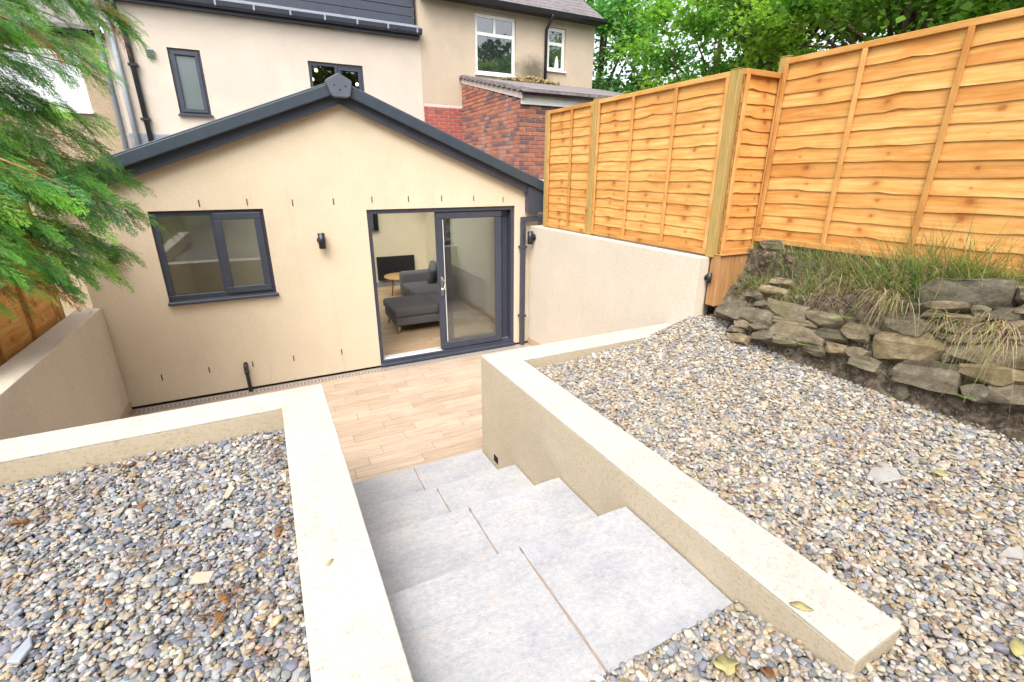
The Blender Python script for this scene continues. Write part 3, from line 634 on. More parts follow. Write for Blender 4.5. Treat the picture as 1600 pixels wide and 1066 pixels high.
# interior shell
rm = thing('living_room', (0, 2.6, 0), 'cream painted living room seen through the open sliding door', 'room')
box('far_wall', -2.42, 2.40, 4.90, 4.985, 0.0, 2.171, 'plaster', rm); box('lining', 2.385, 2.399, 0.303, 4.9, 0, 2.29, 'plaster', rm); box('lining', -2.419, -2.405, 0.303, 4.9, 0, 2.30, 'plaster', rm)
wall_holes('lining', -2.404, 2.384, 0.0, 2.171, 0.302, 0.315, [(D0, D1, 0.00001, 2.10), (W0, W1, 1.135, 2.144)], 'plaster', rm)
for ya, yb in ((4.90, 4.985), (0.302, 0.315)): prism('gable_lining', [(-2.40, 2.172), (2.38, 2.172), (2.38, APZ-SLR*(2.38-APX)-0.01), (APX, APZ-0.01), (-2.40, APZ-SLL*(APX+2.40)-0.01)], 'y', ya, yb, 'plaster', rm)
box('skirting_board', -2.4, 2.384, 4.885, 4.899, 0.012, 0.13, 'skirt_grey', rm, 0.003); box('skirting_board', 2.370, 2.384, 0.32, 4.884, 0.012, 0.13, 'skirt_grey', rm, 0.003)
fl = kind(box('indoor_floor', -2.42, 2.40, 0.21, 4.9, -0.2, 0.004, 'grout'), 'structure')
y = 0.22; r = 0
while y < 4.88:
    y1 = min(y+0.155, 4.89); x = -0.3-[0, 0.35, 0.7, 0.15, 0.5][(r*2) % 5]
    while x < 2.37:
        xa, xb = max(x, -0.4), min(x+0.9, 2.37); tile(fl, xa, xb, y, y1, 0.0105, 'floor_plank', 'floor_plank'); x += 0.9
    y = y1; r += 1
# furniture
rd = thing('radiator', (1.6, 4.86, 0.2), 'flat dark radiator panel on the far wall of the living room', 'radiator')
box('panel', 1.18, 2.06, 4.83, 4.872, 0.17, 0.72, 'black_plastic', rd, 0.008); box('bracket', 1.35, 1.39, 4.873, 4.90, 0.3, 0.6, 'black_plastic', rd); box('bracket', 1.85, 1.89, 4.873, 4.90, 0.3, 0.6, 'black_plastic', rd)
tv = thing('television', (0.7, 4.85, 1.3), 'dark television hung high on the far living room wall', 'television')
box('screen', 0.2, 1.29, 4.835, 4.87, 1.31, 1.93, 'pane_dark', tv, 0.004); box('mount', 0.6, 0.9, 4.871, 4.90, 1.5, 1.75, 'black_plastic', tv)
tb = thing('round_table', (1.52, 3.85, 0), 'round oak side table beside the grey sofa', 'table')
tube('table_top', [(1.52, 3.85, 0.425), (1.52, 3.85, 0.455)], 0.40, 'oak', tb, 40)
for a in (0.6, 2.7, 4.8): tube('leg', [(1.52+0.22*math.cos(a), 3.85+0.22*math.sin(a), 0.425), (1.52+0.27*math.cos(a), 3.85+0.27*math.sin(a), 0.012)], [0.022, 0.014], 'oak', tb, 10)
sf = thing('corner_sofa', (1.8, 2.2, 0), 'grey fabric sofa with chaise on tapered wooden legs', 'sofa')
def cush(name, x0, x1, y0, y1, z0, z1, bev=0.05):
    o = box(name, x0, x1, y0, y1, z0, z1, 'fabric_grey', sf, bev, 4)
    for p in o.data.polygons: p.use_smooth = True
    return o
cush('chaise_base', 0.70, 1.42, 1.22, 2.06, 0.15, 0.30, 0.03); cush('chaise_cushion', 0.68, 1.44, 1.20, 2.08, 0.295, 0.45, 0.05)
cush('sofa_base', 1.36, 2.30, 1.24, 3.30, 0.14, 0.28, 0.03)
cush('seat_cushion', 1.30, 2.05, 2.09, 2.62, 0.28, 0.46); cush('seat_cushion', 1.30, 2.05, 2.63, 3.12, 0.28, 0.46); cush('seat_cushion', 1.43, 2.05, 1.24, 2.07, 0.28, 0.45)
cush('back', 2.02, 2.32, 1.24, 3.30, 0.28, 0.80, 0.08); cush('arm', 1.30, 2.30, 3.12, 3.34, 0.14, 0.66, 0.06)
o = cush('scatter_cushion', -0.21, 0.21, -0.07, 0.07, -0.19, 0.19, 0.065); o.location = (1.86, 2.88, 0.66); o.rotation_euler = (R(12), R(-18), R(70))
for (x, y) in ((0.76, 1.28), (0.76, 2.0), (1.42, 3.24), (2.22, 3.24), (2.22, 1.32)): tube('leg', [(x, y, 0.15), (x-0.02, y-0.02, 0.012)], [0.024, 0.014], 'oak', sf, 10)

# wall lights
def wall_light(x, y, z, ny, nx, label, k=1.0):
    th = thing('wall_light', (x, y, z), label, 'wall light', 'black tube lights on the cream walls')
    tube('backplate', [(x, y, z), (x+nx*0.016*k, y+ny*0.016*k, z)], 0.05*k, 'black_plastic', th, 20)
    bm = bmesh.new(); tube_bm(bm, [(x+nx*0.01*k, y+ny*0.01*k, z), (x+nx*0.04*k, y+ny*0.04*k, z)], 0.016*k, 10); from_bm('arm', bm, 'black_plastic', th)
    b_ = tube('body', [(x+nx*0.07*k, y+ny*0.07*k, z-0.09*k), (x+nx*0.07*k, y+ny*0.07*k, z+0.09*k)], 0.04*k, 'black_plastic', th, 24)
    for q in (-1, 1): tube('lens', [(x+nx*0.07*k, y+ny*0.07*k, z+q*0.0895*k), (x+nx*0.07*k, y+ny*0.07*k, z+q*0.0915*k)], 0.031*k, 'pane_frosted', b_, 20)
wall_light(-0.398, 0.0, 1.76, -1, 0, 'black cylinder wall light between the window and the sliding door')
wall_light(-2.409, 0.0, 1.735, -1, 0, 'black cylinder wall light half hidden by conifer fronds')
wall_light(XR, -0.16, 1.66, 0, -1, 'black cylinder wall light on the right boundary wall beside the downpipe')
wall_light(2.585, -3.186, 1.63, -1, 0, 'small black fitting on the end face of the right boundary wall', 0.5)  # small wall light shape stands in for an unidentified black fitting

# ================================================================== FENCES
def slat(parent, P0, dirv, nrm, L, z0, h, idx, seed, knots):
    """one overlapping waney board; P0 start (x,y), along dirv, front normal nrm"""
    N = 18; vs = []; uv = []; fs = []
    for i in range(N+1):
        s = L*i/N
        e = 0.008*mnoise.noise(Vector((s*3.1, seed*1.7, 0.3)))+0.005*mnoise.noise(Vector((s*9, seed*0.9, 5)))
        bow = 0.004*mnoise.noise(Vector((s*2.3, seed*2.1, 8)))
        for kx in knots:
            d = (s-kx-0.03*mnoise.noise(Vector((seed*1.3, kx, 2))))/0.05
            e += 0.020*math.exp(-d*d)*(0.4+mnoise.noise(Vector((seed*3.3, kx, 7)))); bow += 0.004*math.exp(-d*d)
        for (zz, off) in ((z0+h+0.03, 0.001), (z0+e, 0.0125+bow), (z0+e+0.001, 0.006+bow), (z0+h+0.03, -0.004)):
            vs.append((P0[0]+dirv[0]*s+nrm[0]*off, P0[1]+dirv[1]*s+nrm[1]*off, zz)); uv.append((s+0.013*seed % 0.01, idx*0.135+(zz-z0)))
    for i in range(N):
        a = i*4
        for k in range(3): fs.append((a+k, a+k+1, a+k+5, a+k+4))
    me = uvmesh('slat', vs, fs, uv); me.materials.append(M['fence_wood']); me.validate()
    bmx = bmesh.new(); bmx.from_mesh(me); bmesh.ops.recalc_face_normals(bmx, faces=list(bmx.faces)); bmx.to_mesh(me); bmx.free()
    return put(bpy.data.objects.new('slat', me), parent)
def fbar(name, parent, P0, dirv, nrm, s0, s1, z0, z1, o0, o1, mat='fence_frame'):
    c = []
    for (s, o) in ((s0, o0), (s1, o0), (s1, o1), (s0, o1)): c.append((P0[0]+dirv[0]*s+nrm[0]*o, P0[1]+dirv[1]*s+nrm[1]*o))
    vs = [(p[0], p[1], z) for z in (z0, z1) for p in c]
    fs = [(0, 3, 2, 1), (4, 5, 6, 7), (0, 1, 5, 4), (1, 2, 6, 5), (2, 3, 7, 6), (3, 0, 4, 7)]
    long_h = (s1-s0) > (z1-z0)
    ss = [s0, s1, s1, s0]*2; oo = [o0, o0, o1, o1]*2
    uv = [((ss[k] if long_h else vs[k][2]), ((vs[k][2] if long_h else ss[k])*0.3+oo[k]+random.random()*0.0)) for k in range(8)]
    me = uvmesh(name, vs, fs, uv); me.materials.append(M[mat])
    bmx = bmesh.new(); bmx.from_mesh(me); bmesh.ops.recalc_face_normals(bmx, faces=list(bmx.faces)); bmesh.ops.bevel(bmx, geom=list(bmx.edges), offset=0.0025, segments=1, affect='EDGES'); bmx.to_mesh(me); bmx.free()
    return put(bpy.data.objects.new(name, me), parent)
def panel(P0, dirv, nrm, L, z0, z1, battens, n, seed, knots, label, tilt=0.0):
    th = thing('overlap_fence', (P0[0]+dirv[0]*L/2, P0[1]+dirv[1]*L/2, z0), label, 'fence', 'overlap timber fence panels')
    h = (z1-z0-0.06)/n
    for k in range(n): slat(th, P0, dirv, nrm, L, z0+0.015+k*h, h, k, seed+k*1.37, knots)
    fbar('top_rail', th, P0, dirv, nrm, 0, L, z1-0.042, z1, -0.02, 0.034); fbar('bottom_rail', th, P0, dirv, nrm, 0, L, z0, z0+0.045, 0.021, 0.042)
    for s in [0.0]+battens+[L-0.034]: fbar('batten', th, P0, dirv, nrm, s, s+0.034, z0+0.046, z1-0.043, 0.0225, 0.040)
    return th
def post(x, y, z0, z1, label, sx=0.075, sy=0.075, mat='green_post'):
    th = thing('fence_post', (x, y, z0), label, 'fence post', 'square timber fence posts')
    bm = bmesh.new(); bbox(bm, x-sx/2, x+sx/2, y-sy/2, y+sy/2, z0, z1, 0.004); from_bm('shaft', bm, mat, th)
    bm = bmesh.new(); bbox(bm, x-sx/2-0.002, x+sx/2+0.002, y-sy/2-0.002, y+sy/2+0.002, z1+0.0005, z1+0.006, 0.002); from_bm('top', bm, mat, th)
FX = 2.62
post(FX, -0.245, 1.815, 3.315, 'slim greenish fence post nearest the extension roof')
panel((FX, -0.29), (0, -1), (-1, 0), 0.985, 1.83, 3.315, [0.53], 14, 3, [0.36], 'narrow orange fence panel with one batten, nearest the brick outbuilding')
post(FX-0.01, -1.325, 1.815, 3.33, 'greenish fence post between the narrow and the wide panel on the wall')
panel((FX, -1.37), (0, -1), (-1, 0), 1.77, 1.835, 3.32, [0.58, 1.17], 14, 11, [0.30, 0.88, 1.55], 'wide orange fence panel with two battens standing on the ivory wall')
post(FX+0.012, -3.185, 1.818, 3.325, 'broad greenish corner post at the near end of the wall-top fence', 0.10, 0.085)
panel((2.632, -3.236), (1, 0), (0, -1), 0.440, 1.845, 3.325, [], 14, 21, [0.12], 'very narrow fence panel turned across, joining the two fence runs')
X2 = 3.075
post(X2+0.04, -3.24, 1.5, 3.45, 'greenish fence post standing higher, behind the corner of the taller fence run')
panel((X2, -3.283), (0, -1), (-1, 0), 1.845, 1.95, 3.425, [0.60, 1.20], 13, 33, [0.27, 0.92, 1.72], 'large orange fence panel with two battens above the dry stone wall')
post(X2+0.02, -5.175, 1.5, 3.45, 'fence post at the right hand end of the large panel')
panel((X2, -5.22), (0, -1), (-1, 0), 1.83, 1.97, 3.425, [0.60, 1.20], 13, 47, [0.4, 1.1], 'fence panel following on beside the photographer, past the large panel')
# left fence
XF = -2.93
post(XF-0.03, -0.125, 0.8, 2.75, 'dark brown fence post in the corner by the extension', 0.09, 0.13, 'clad_board')
panel((XF, -2.06), (0, 1), (1, 0), 1.83, 1.05, 2.70, [0.60, 1.20], 12, 55, [0.3, 0.95, 1.5], 'orange fence panel behind the low left wall, under the conifer')
post(XF-0.02, -2.105, 0.8, 2.75, 'fence post at the near end of the left panel')
# boxed cladding under the turned panel
cb = thing('timber_cladding', (2.8, -3.2, 1.35), 'short run of brown vertical boards under the turned fence panel', 'cladding')
xs = 2.615
for k in range(5):
    x1 = xs+0.092
    o = bpy.data.objects.new('board', plank_mesh('board', 0.47, 0.088, 0.02, 0.004)); o.data.materials.append(M['clad_board'])
    o.location = ((xs+x1)/2, -3.295, 1.61); o.rotation_euler = (R(90), R(-90), 0); put(o, cb); xs = x1
o = bpy.data.objects.new('board', plank_mesh('board', 0.47, 0.10, 0.02, 0.004)); o.data.materials.append(M['clad_board']); o.location = (2.607, -3.244, 1.61); o.rotation_euler = (R(90), R(-90), R(-90)); put(o, cb)
fbar('top_board', cb, (2.60, -3.27), (1, 0), (0, -1), 0.0, 0.48, 1.842-0.0, 1.848, -0.07, 0.045, 'clad_board')
o = box('backing', 2.63, 3.07, -3.272, -3.195, 1.38, 1.838, 'clad_board', cb)

# ================================================================== STONE WALL AND BANK
def bank_profile(y):
    s = min(1, max(0, (-3.9-y)/0.6))           # 0 near the corner, 1 along the big stones
    xb = stone_x(max(-8, y))+0.05
    zt = 1.60+0.17*s
    return [(xb-0.01, 1.0), (xb+0.06, 1.20), (xb+0.115, 1.42), (xb+0.17+0.02*(1-s), zt-0.04), (xb+0.26+0.03*(1-s), zt+0.03), (2.98, 1.87), (3.12, 1.90), (3.6, 1.92), (6, 1.9), (14, 1.9)]
vs = []; fs = []; ny = 110; sub = 6
prof_n = 0
for j in range(ny+1):
    y = -3.26-5.2*(j/ny); pr = bank_profile(y); row = []
    for (a, b_) in zip(pr, pr[1:]):
        for k in range(sub): f = k/sub; row.append((a[0]+(b_[0]-a[0])*f, a[1]+(b_[1]-a[1])*f))
    row.append(pr[-1]); prof_n = len(row)
    for (x, z) in row:
        n1 = mnoise.noise(Vector((x*5, y*5, z*5)))*0.03+mnoise.noise(Vector((x*17, y*17, z*17)))*0.014
        vs.append((x-n1*0.6 if x < 3 else x, y, z+n1))
for j in range(ny):
    for i in range(prof_n-1): a = j*prof_n+i; fs.append((a, a+prof_n, a+prof_n+1, a+1))
kind(pyd('earth_bank', vs, fs, 'soil', None, True), 'structure')
kind(box('terrain', 3.3, 16, -3.26, 1.9, -0.4, 1.88, 'soil'), 'structure')

sw = thing('dry_stone_wall', (2.5, -4.5, 1.15), 'low crumbling dry stone wall holding back the earth below the fence', 'stone wall')
def stone(xl, yl, xr, yr, hpx, lean, c0, depth, seed, rough=0.16):
    n = (1, 0, -lean)
    L = onplane(xl, yl, n, c0); Rr = onplane(xr, yr, n, c0); xm, ym = (xl+xr)/2, (yl+yr)/2
    T = onplane(xm, ym-hpx/2, n, c0); B = onplane(xm, ym+hpx/2, n, c0)
    c = Vector((L+Rr)/2); ax = Vector(Rr-L)/2; uz = Vector(T-B)/2; uz = uz-ax*(uz.dot(ax)/ax.dot(ax)); nn = ax.cross(uz).normalized()
    if nn.x > 0: nn = -nn
    bm = bmesh.new(); bmesh.ops.create_cube(bm, size=2); bmesh.ops.subdivide_edges(bm, edges=list(bm.edges), cuts=4, use_grid_fill=True)
    rx, rz = ax.length, uz.length
    sk = [mnoise.noise(Vector((seed*5.1+q, q*2.3, seed)))*0.22 for q in range(6)]
    rs = random.Random(int(seed*100))
    for _ in range(9):
        nn_ = Vector((rs.choice((-1, 0, 1, 1, -1)), rs.choice((-1, 1, 1)), rs.choice((-1, 0, 1, 1, -1))))
        if nn_.length < 1.2: continue
        nn_ = (nn_.normalized()+Vector((rs.gauss(0, .22), rs.gauss(0, .22), rs.gauss(0, .22)))).normalized()
        g_ = bmesh.ops.bisect_plane(bm, geom=list(bm.verts)+list(bm.edges)+list(bm.faces), plane_co=nn_*rs.uniform(1.12, 1.32), plane_no=nn_, clear_outer=True)
        ed_ = [e for e in g_['geom_cut'] if isinstance(e, bmesh.types.BMEdge)]
        if ed_: bmesh.ops.holes_fill(bm, edges=ed_, sides=0)
    lay = [rs.uniform(-0.10, 0.06) for _ in range(6)]
    for v in bm.verts:
        v.co.y += lay[int((v.co.z+1.0)*2.2) % 6]*(1 if rs.random() < 2 else 0)
    for v in bm.verts:
        p = v.co.copy()
        q = p.copy(); l = max(abs(p.x), abs(p.y), abs(p.z)); sph = p.normalized()*l
        p = p.lerp(sph, 0.06)
        p.x *= 1+sk[0]*p.z*0.5; p.z *= 1+sk[1]*p.x; p.y += sk[2]*p.z; p.z += sk[3]*p.x*0.5
        p.x *= 1+0.10*mnoise.noise(Vector((p.z*1.5, p.y*1.5, seed*3))); p.z *= 1+0.22*mnoise.noise(Vector((p.x*1.4*max(1, rx/0.12), p.y, seed*6)))
        d = mnoise.noise(Vector((p.x*1.6*rx/0.1+seed*9, p.z*1.6*rz/0.1, p.y*2+seed)))*rough*0.35+mnoise.noise(Vector((p.x*3+seed*4, p.z*7, p.y*3)))*rough*0.35
        p *= 1+d
        v.co = c+ax*p.x+uz*p.z+nn*(p.y*depth-depth*0.80)
    bmesh.ops.recalc_face_normals(bm, faces=list(bm.faces))
    o = from_bm('stone', bm, 'wall_stone', sw)
    for pl in o.data.polygons: pl.use_smooth = True
    o.data.set_sharp_from_angle(angle=R(32))
ST = [ # xl, yl, xr, yr, height
 (1429, 455, 1583, 461, 39, 0), (1586, 458, 1640, 462, 26, 0), (1434, 477, 1517, 480, 14, 0), (1440, 490, 1481, 491, 11, 0), (1518, 487, 1546, 488, 17, 0), (1480, 497, 1541, 501, 13, 0),
 (1376, 505, 1462, 514, 24, 0), (1464, 512, 1543, 516, 16, 0), (1482, 528, 1558, 533, 15, 0), (1364, 533, 1477, 552, 42, 0), (1480, 550, 1610, 558, 32, 0), (1473, 558, 1485, 558, 15, 0),
 (1398, 578, 1497, 594, 36, 0), (1500, 582, 1600, 590, 26, 0), (1543, 612, 1640, 622, 28, 0), (1314, 512, 1356, 523, 26, 0), (1546, 510, 1600, 514, 22, 0), (1548, 490, 1600, 492, 18, 0), (1560, 530, 1620, 536, 16, 0), (1462, 524, 1482, 526, 9, 0), (1590, 480, 1640, 484, 18, 0), (1500, 607, 1545, 618, 24, 0),
 (1121, 481, 1158, 484, 24, 1), (1152, 489, 1206, 500, 24, 1), (1198, 479, 1260, 492, 25, 1), (1256, 491, 1317, 506, 20, 1), (1208, 501, 1275, 510, 14, 1), (1202, 515, 1287, 531, 26, 1), (1274, 518, 1323, 528, 17, 1), (1181, 472, 1201, 476, 11, 1),
 (1136, 527, 1165, 530, 13, 1), (1146, 503, 1168, 508, 11, 1), (1137, 513, 1158, 516, 10, 1), (1206, 528, 1242, 535, 11, 1), (1171, 508, 1197, 512, 9, 1), (1177, 521, 1209, 528, 15, 1), (1257, 544, 1287, 550, 14, 1), (1290, 540, 1320, 548, 16, 1), (1330, 560, 1372, 572, 20, 1), (1320, 545, 1352, 556, 16, 1),
 (1206, 438, 1238, 441, 9, 2), (1187, 450, 1230, 455, 11, 2), (1166, 458, 1188, 461, 9, 2), (1185, 381, 1216, 383, 11, 3), (1340, 470, 1372, 476, 13, 2), (1290, 462, 1315, 468, 10, 2), (1392, 482, 1425, 488, 14, 2), (1240, 462, 1266, 467, 9, 2)]
for k, (a, b_, c, d, h, g) in enumerate(ST):
    lean, c0, dep = ((0.30, 2.14-0.0, 0.11), (0.45, 1.935, 0.085), (0.8, 1.46, 0.06), (0.0, 2.98, 0.06))[g]
    stone(a-1, b_, c+1, d, h*1.15, lean, c0, dep, k*1.73+2)

bm = bmesh.new(); random.seed(31)
for k in range(900):
    y = random.uniform(-5.7, -3.30); pr_b = bank_profile(y); t_ = random.random()**0.8
    i = random.choice((0, 0, 1, 1, 2, 2, 3, 4, 4, 5)); f = random.random(); a, b_ = pr_b[i], pr_b[i+1]
    x, z = a[0]+(b_[0]-a[0])*f, a[1]+(b_[1]-a[1])*f; r_ = 0.006*math.exp(random.gauss(0.45, 0.5))
    m_ = Matrix.Translation((x-0.012, y, z+0.008)) @ Euler((random.random()*6, random.random()*6, random.random()*6)).to_matrix().to_4x4() @ Matrix.Diagonal((1.5, 1.0, 0.6, 1))
    bmesh.ops.create_icosphere(bm, subdivisions=1, radius=r_, matrix=m_)
rb = kind(from_bm('rubble', bm, 'wall_stone'), 'stuff'); tag(rb, 'loose stone rubble and clods scattered over the earth bank', 'rubble')
# grass, dry stems and roots on the bank
def blades(name, n, tip, mat, label, cat):
    V = []; F = []; C = []
    for k in range(n):
        p, d, L, wd, c, droop = tip(k)
        side = Vector((-d.y, d.x, 0)); side = side.normalized() if side.length > 1e-4 else Vector((1, 0, 0))
        ang = random.random()*6.28; side = (side*math.cos(ang)+Vector((d.x, d.y, 0)).normalized()*math.sin(ang)*0.7).normalized()
        b0 = len(V); S = 5
        for i in range(S+1):
            f = i/S; q = p+Vector((d.x*L*f, d.y*L*f, d.z*L*f-droop*L*f*f)); ww = wd*(1-f*0.92)*(0.7+0.3*math.sin(f*3.1))
            V += [tuple(q-side*ww), tuple(q+side*ww)]; cc = [x*(0.8+0.35*f) for x in c]; C += [(*cc, 1)]*2
        for i in range(S): a = b0+2*i; F.append((a, a+1, a+3, a+2))
    o = pyd(name, V, F, mat); ca = o.data.color_attributes.new('lc', 'FLOAT_COLOR', 'POINT'); ca.data.foreach_set('color', np.array(C, dtype=np.float32).ravel())
    kind(o, 'stuff'); return tag(o, label, cat)
greens = [(0.11, 0.22, 0.04), (0.16, 0.28, 0.055), (0.22, 0.31, 0.08), (0.09, 0.18, 0.06), (0.28, 0.31, 0.10)]
straws = [(0.42, 0.33, 0.17), (0.52, 0.43, 0.24), (0.32, 0.23, 0.12)]
def bank_z(x, y):
    pr = bank_profile(y)
    for a, b_ in zip(pr, pr[1:]):
        if a[0] <= x <= b_[0]: return a[1]+(b_[1]-a[1])*(x-a[0])/(b_[0]-a[0])
    return 1.9
TUFT = [(2.92, -3.42, 0.22), (2.82, -3.62, 0.22), (2.95, -3.85, 0.26), (2.80, -4.0, 0.24), (2.93, -4.25, 0.30), (2.78, -4.4, 0.28), (2.85, -4.62, 0.50), (2.93, -4.72, 0.60), (2.78, -4.70, 0.34), (2.97, -4.95, 0.42), (2.96, -5.15, 0.36), (2.88, -4.50, 0.40), (2.98, -4.10, 0.26), (2.99, -3.6, 0.22), (2.93, -4.85, 0.55)]
def gtip(k):
    x, y, h = TUFT[k % len(TUFT)]
    x += random.gauss(0, 0.06); y += random.gauss(0, 0.10); x = min(x, 3.03)
    p = Vector((x, y, bank_z(x, y)-0.02)); lean = random.gauss(0, 0.35)
    d = Vector((-abs(random.gauss(0.25, 0.35)), random.gauss(0, 0.5), 1)).normalized()
    st_ = random.random() < 0.38; c = random.choice(straws if st_ else greens)
    return p, d, h*(0.45+0.75*random.random()), 0.0016+0.0026*random.random(), [q*random.uniform(0.8, 1.2) for q in c], random.uniform(0.1, 0.75)
blades('grass', 3800, gtip, 'grass', 'long green and straw coloured grass growing on the earth bank', 'grass')
def rtip(k):
    which = k % 5
    if which < 1: y, x0 = random.gauss(-4.62, 0.05), 2.66
    elif which == 1: y, x0 = random.uniform(-5.4, -3.5), random.uniform(2.66, 2.9)
    elif which == 2: y, x0 = random.gauss(-5.20, 0.06), 2.66
    elif which == 3: y, x0 = random.uniform(-4.6, -3.4), random.uniform(2.68, 2.9)
    else: y, x0 = random.uniform(-5.3, -4.9), 2.64
    p = Vector((x0+random.gauss(0, 0.02), y, bank_z(x0+0.05, y)+random.uniform(-0.03, 0.06)))
    d = Vector((-random.uniform(0.15, 0.6), random.gauss(0, 0.3), random.uniform(-0.2, 0.4)))
    c = random.choice(straws+[(0.30, 0.30, 0.11)])
    return p, d, random.uniform(0.10, 0.40 if which != 3 else 0.22), 0.0022, [q*random.uniform(0.8, 1.15) for q in c], random.uniform(0.5, 1.1)
blades('dry_grass', 620, rtip, 'grass', 'dry straw stems and roots hanging over the stone wall', 'dry grass')

def fern(name, base, spread, n, L, label, col=(0.13, 0.26, 0.04)):
    V = []; F = []; C = []
    for k in range(n):
        a = spread[0]+(spread[1]-spread[0])*(k+0.5)/n; d = Vector((math.cos(a), math.sin(a), 0.75)); b_ = Vector(base)
        for i in range(1, 12):
            f = i/12; q = b_+Vector((d.x*L*f, d.y*L*f, d.z*L*f*(1-0.75*f))); s = Vector((-d.y, d.x, 0)).normalized()
            for sg in (-1, 1):
                l = L*0.32*math.sin(math.pi*min(1, f*1.0+0.06)); tip = q+s*sg*l+Vector((d.x, d.y, 0))*l*0.35; w_ = Vector((d.x, d.y, 0.1))*L*0.035
                i0 = len(V); V += [tuple(q-w_), tuple(q+w_), tuple(tip)]; F.append((i0, i0+1, i0+2)); C += [(*col, 1)]*3
    th = thing(name, base, label, 'fern', 'small ferns'); o = pyd('fronds', V, F, 'grass', th)
    ca = o.data.color_attributes.new('lc', 'FLOAT_COLOR', 'POINT'); ca.data.foreach_set('color', np.array(C, dtype=np.float32).ravel())
    tube('stem', [(base[0], base[1], base[2]-0.03), (base[0], base[1], base[2]+0.01)], 0.004, 'twig', th, 6)
p = onplane(1256, 540, (1, 0, -0.45), 1.90); fern('fern', p, (2.0, 4.6), 3, 0.10, 'small bright fern low between the stones left of the big block')
p = onplane(1322, 498, (1, 0, -0.45), 1.92); fern('fern', p, (2.2, 4.2), 3, 0.13, 'flat green fern lying across the tops of the stones')
p = onplane(1508, 622, (1, 0, -0.30), 2.10); fern('fern', p, (2.0, 4.6), 3, 0.07, 'tiny green seedling at the foot of the wall on the right')

# ================================================================== HOUSES BEHIND
HY = 5.0
def bricks(parent, u0, u1, z0, z1, mapf, rotz, mat, skip=None):
    """brick courses; mapf(u)-> (x,y); faces built as shallow boxes proud of mortar"""
    bl, bh, g = 0.213, 0.062, 0.013; key = 'brick_'+mat
    r = 0; z = z0; cnt = 0
    while z+bh <= z1+0.02:
        u = u0-(0.1125 if r % 2 else 0)
        while u < u1:
            a, b_ = max(u, u0), min(u+bl, u1)
            if b_-a > 0.04 and not (skip and skip((a+b_)/2, z)):
                k = (key, round(b_-a, 3))
                if k not in tile_me:
                    bm = bmesh.new(); h = (b_-a)/2; bbox(bm, -h, h, -0.012, 0.02, 0, bh, 0.003); me = bpy.data.meshes.new('brick'); bm.to_mesh(me); bm.free(); me.materials.append(M[mat]); tile_me[k] = me
                o = bpy.data.objects.new('brick', tile_me[k]); x, y = mapf((a+b_)/2); o.location = (x, y, z); o.rotation_euler = (0, 0, rotz); put(o, parent); cnt += 1
            u += bl+g
        z += bh+g; r += 1
    return cnt
def upvc(parent, x0, x1, z0, z1, y, mat, pane, fr=0.055, bars=(), sill=True, depth=0.06, name='window'):
    bm = bmesh.new()
    for (a, b_, c, d) in ((x0, x1, z1-fr, z1), (x0, x1, z0, z0+fr), (x0, x0+fr, z0+fr, z1-fr), (x1-fr, x1, z0+fr, z1-fr))+tuple(bars): bbox(bm, a, b_, y, y+depth, c, d, 0.004)
    o = from_bm(name, bm, mat, parent)
    box('pane', x0+fr*0.8, x1-fr*0.8, y+0.022, y+0.030, z0+fr*0.8, z1-fr*0.8, pane, o)
    if sill: box('sill', x0-0.03, x1+0.03, y-0.10, y+0.0-0.001, z0-0.035, z0-0.001, mat, o, 0.004)
    return o
# --- cream house
hs_ = thing('rendered_house', (0, 6.5, 0), 'cream rendered two storey house with dark gutter and grey dormer', 'house')
wall_holes('wall', -2.90, 2.53, -0.3, 5.42, HY, HY+0.35, [(-2.06, -1.565, 3.535, 4.60), (0.235, 1.285, 3.75, 4.607)], 'render_house', hs_)
w1 = upvc(hs_, -2.055, -1.57, 3.54, 4.595, HY+0.03, 'anthracite', 'pane_frosted', 0.06)
bm = bmesh.new()
for (a, b_, c, d) in ((-2.02, -1.605, 4.50, 4.56), (-2.02, -1.605, 3.575, 3.635), (-2.02, -1.96, 3.635, 4.50), (-1.665, -1.605, 3.635, 4.50)): bbox(bm, a, b_, HY+0.008, HY+0.029, c, d, 0.005)
from_bm('sash', bm, 'anthracite', w1)
w2 = upvc(hs_, 0.24, 1.28, 3.755, 4.60, HY+0.03, 'anthracite', 'glass', 0.055, bars=((0.735, 0.785, 3.81, 4.545),))
bm = bmesh.new()
for (a, b_, c, d) in ((0.79, 1.23, 4.49, 4.54), (1.18, 1.23, 3.81, 4.49), (0.79, 0.84, 3.81, 4.49)): bbox(bm, a, b_, HY+0.010, HY+0.029, c, d, 0.005)
from_bm('sash', bm, 'anthracite', w2)
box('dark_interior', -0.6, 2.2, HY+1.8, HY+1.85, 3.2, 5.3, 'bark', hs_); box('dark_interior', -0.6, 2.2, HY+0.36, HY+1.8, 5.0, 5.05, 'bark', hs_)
for k, (px, py) in enumerate(((494, 110), (488, 124), (558, 132))):
    p = at(px, py, 1, HY+0.9); bm = bmesh.new(); bmesh.ops.create_icosphere(bm, subdivisions=2, radius=0.035, matrix=Matrix.Translation(Vector(p)))
    b_ = from_bm('light_bulb', bm, 'bulb', hs_); tube('flex', [(p[0], p[1], p[2]+0.03), (p[0], p[1], 5.0)], 0.004, 'black_plastic', b_, 6)
box('fascia', -2.92, 2.50, HY-0.10, HY-0.002, 5.20, 5.34, 'anthracite', hs_, 0.004)
g_ = prism('gutter', [(HY-0.24, 5.36), (HY-0.225, 5.29), (HY-0.18, 5.255), (HY-0.13, 5.26), (HY-0.102, 5.30), (HY-0.102, 5.36)], 'x', -3.2, 2.52, 'anthracite', hs_)
for x in np.arange(-2.4, 2.5, 0.6): box('bracket', x, x+0.03, HY-0.245, HY-0.225, 5.28, 5.37, 'grey_pipe', g_)
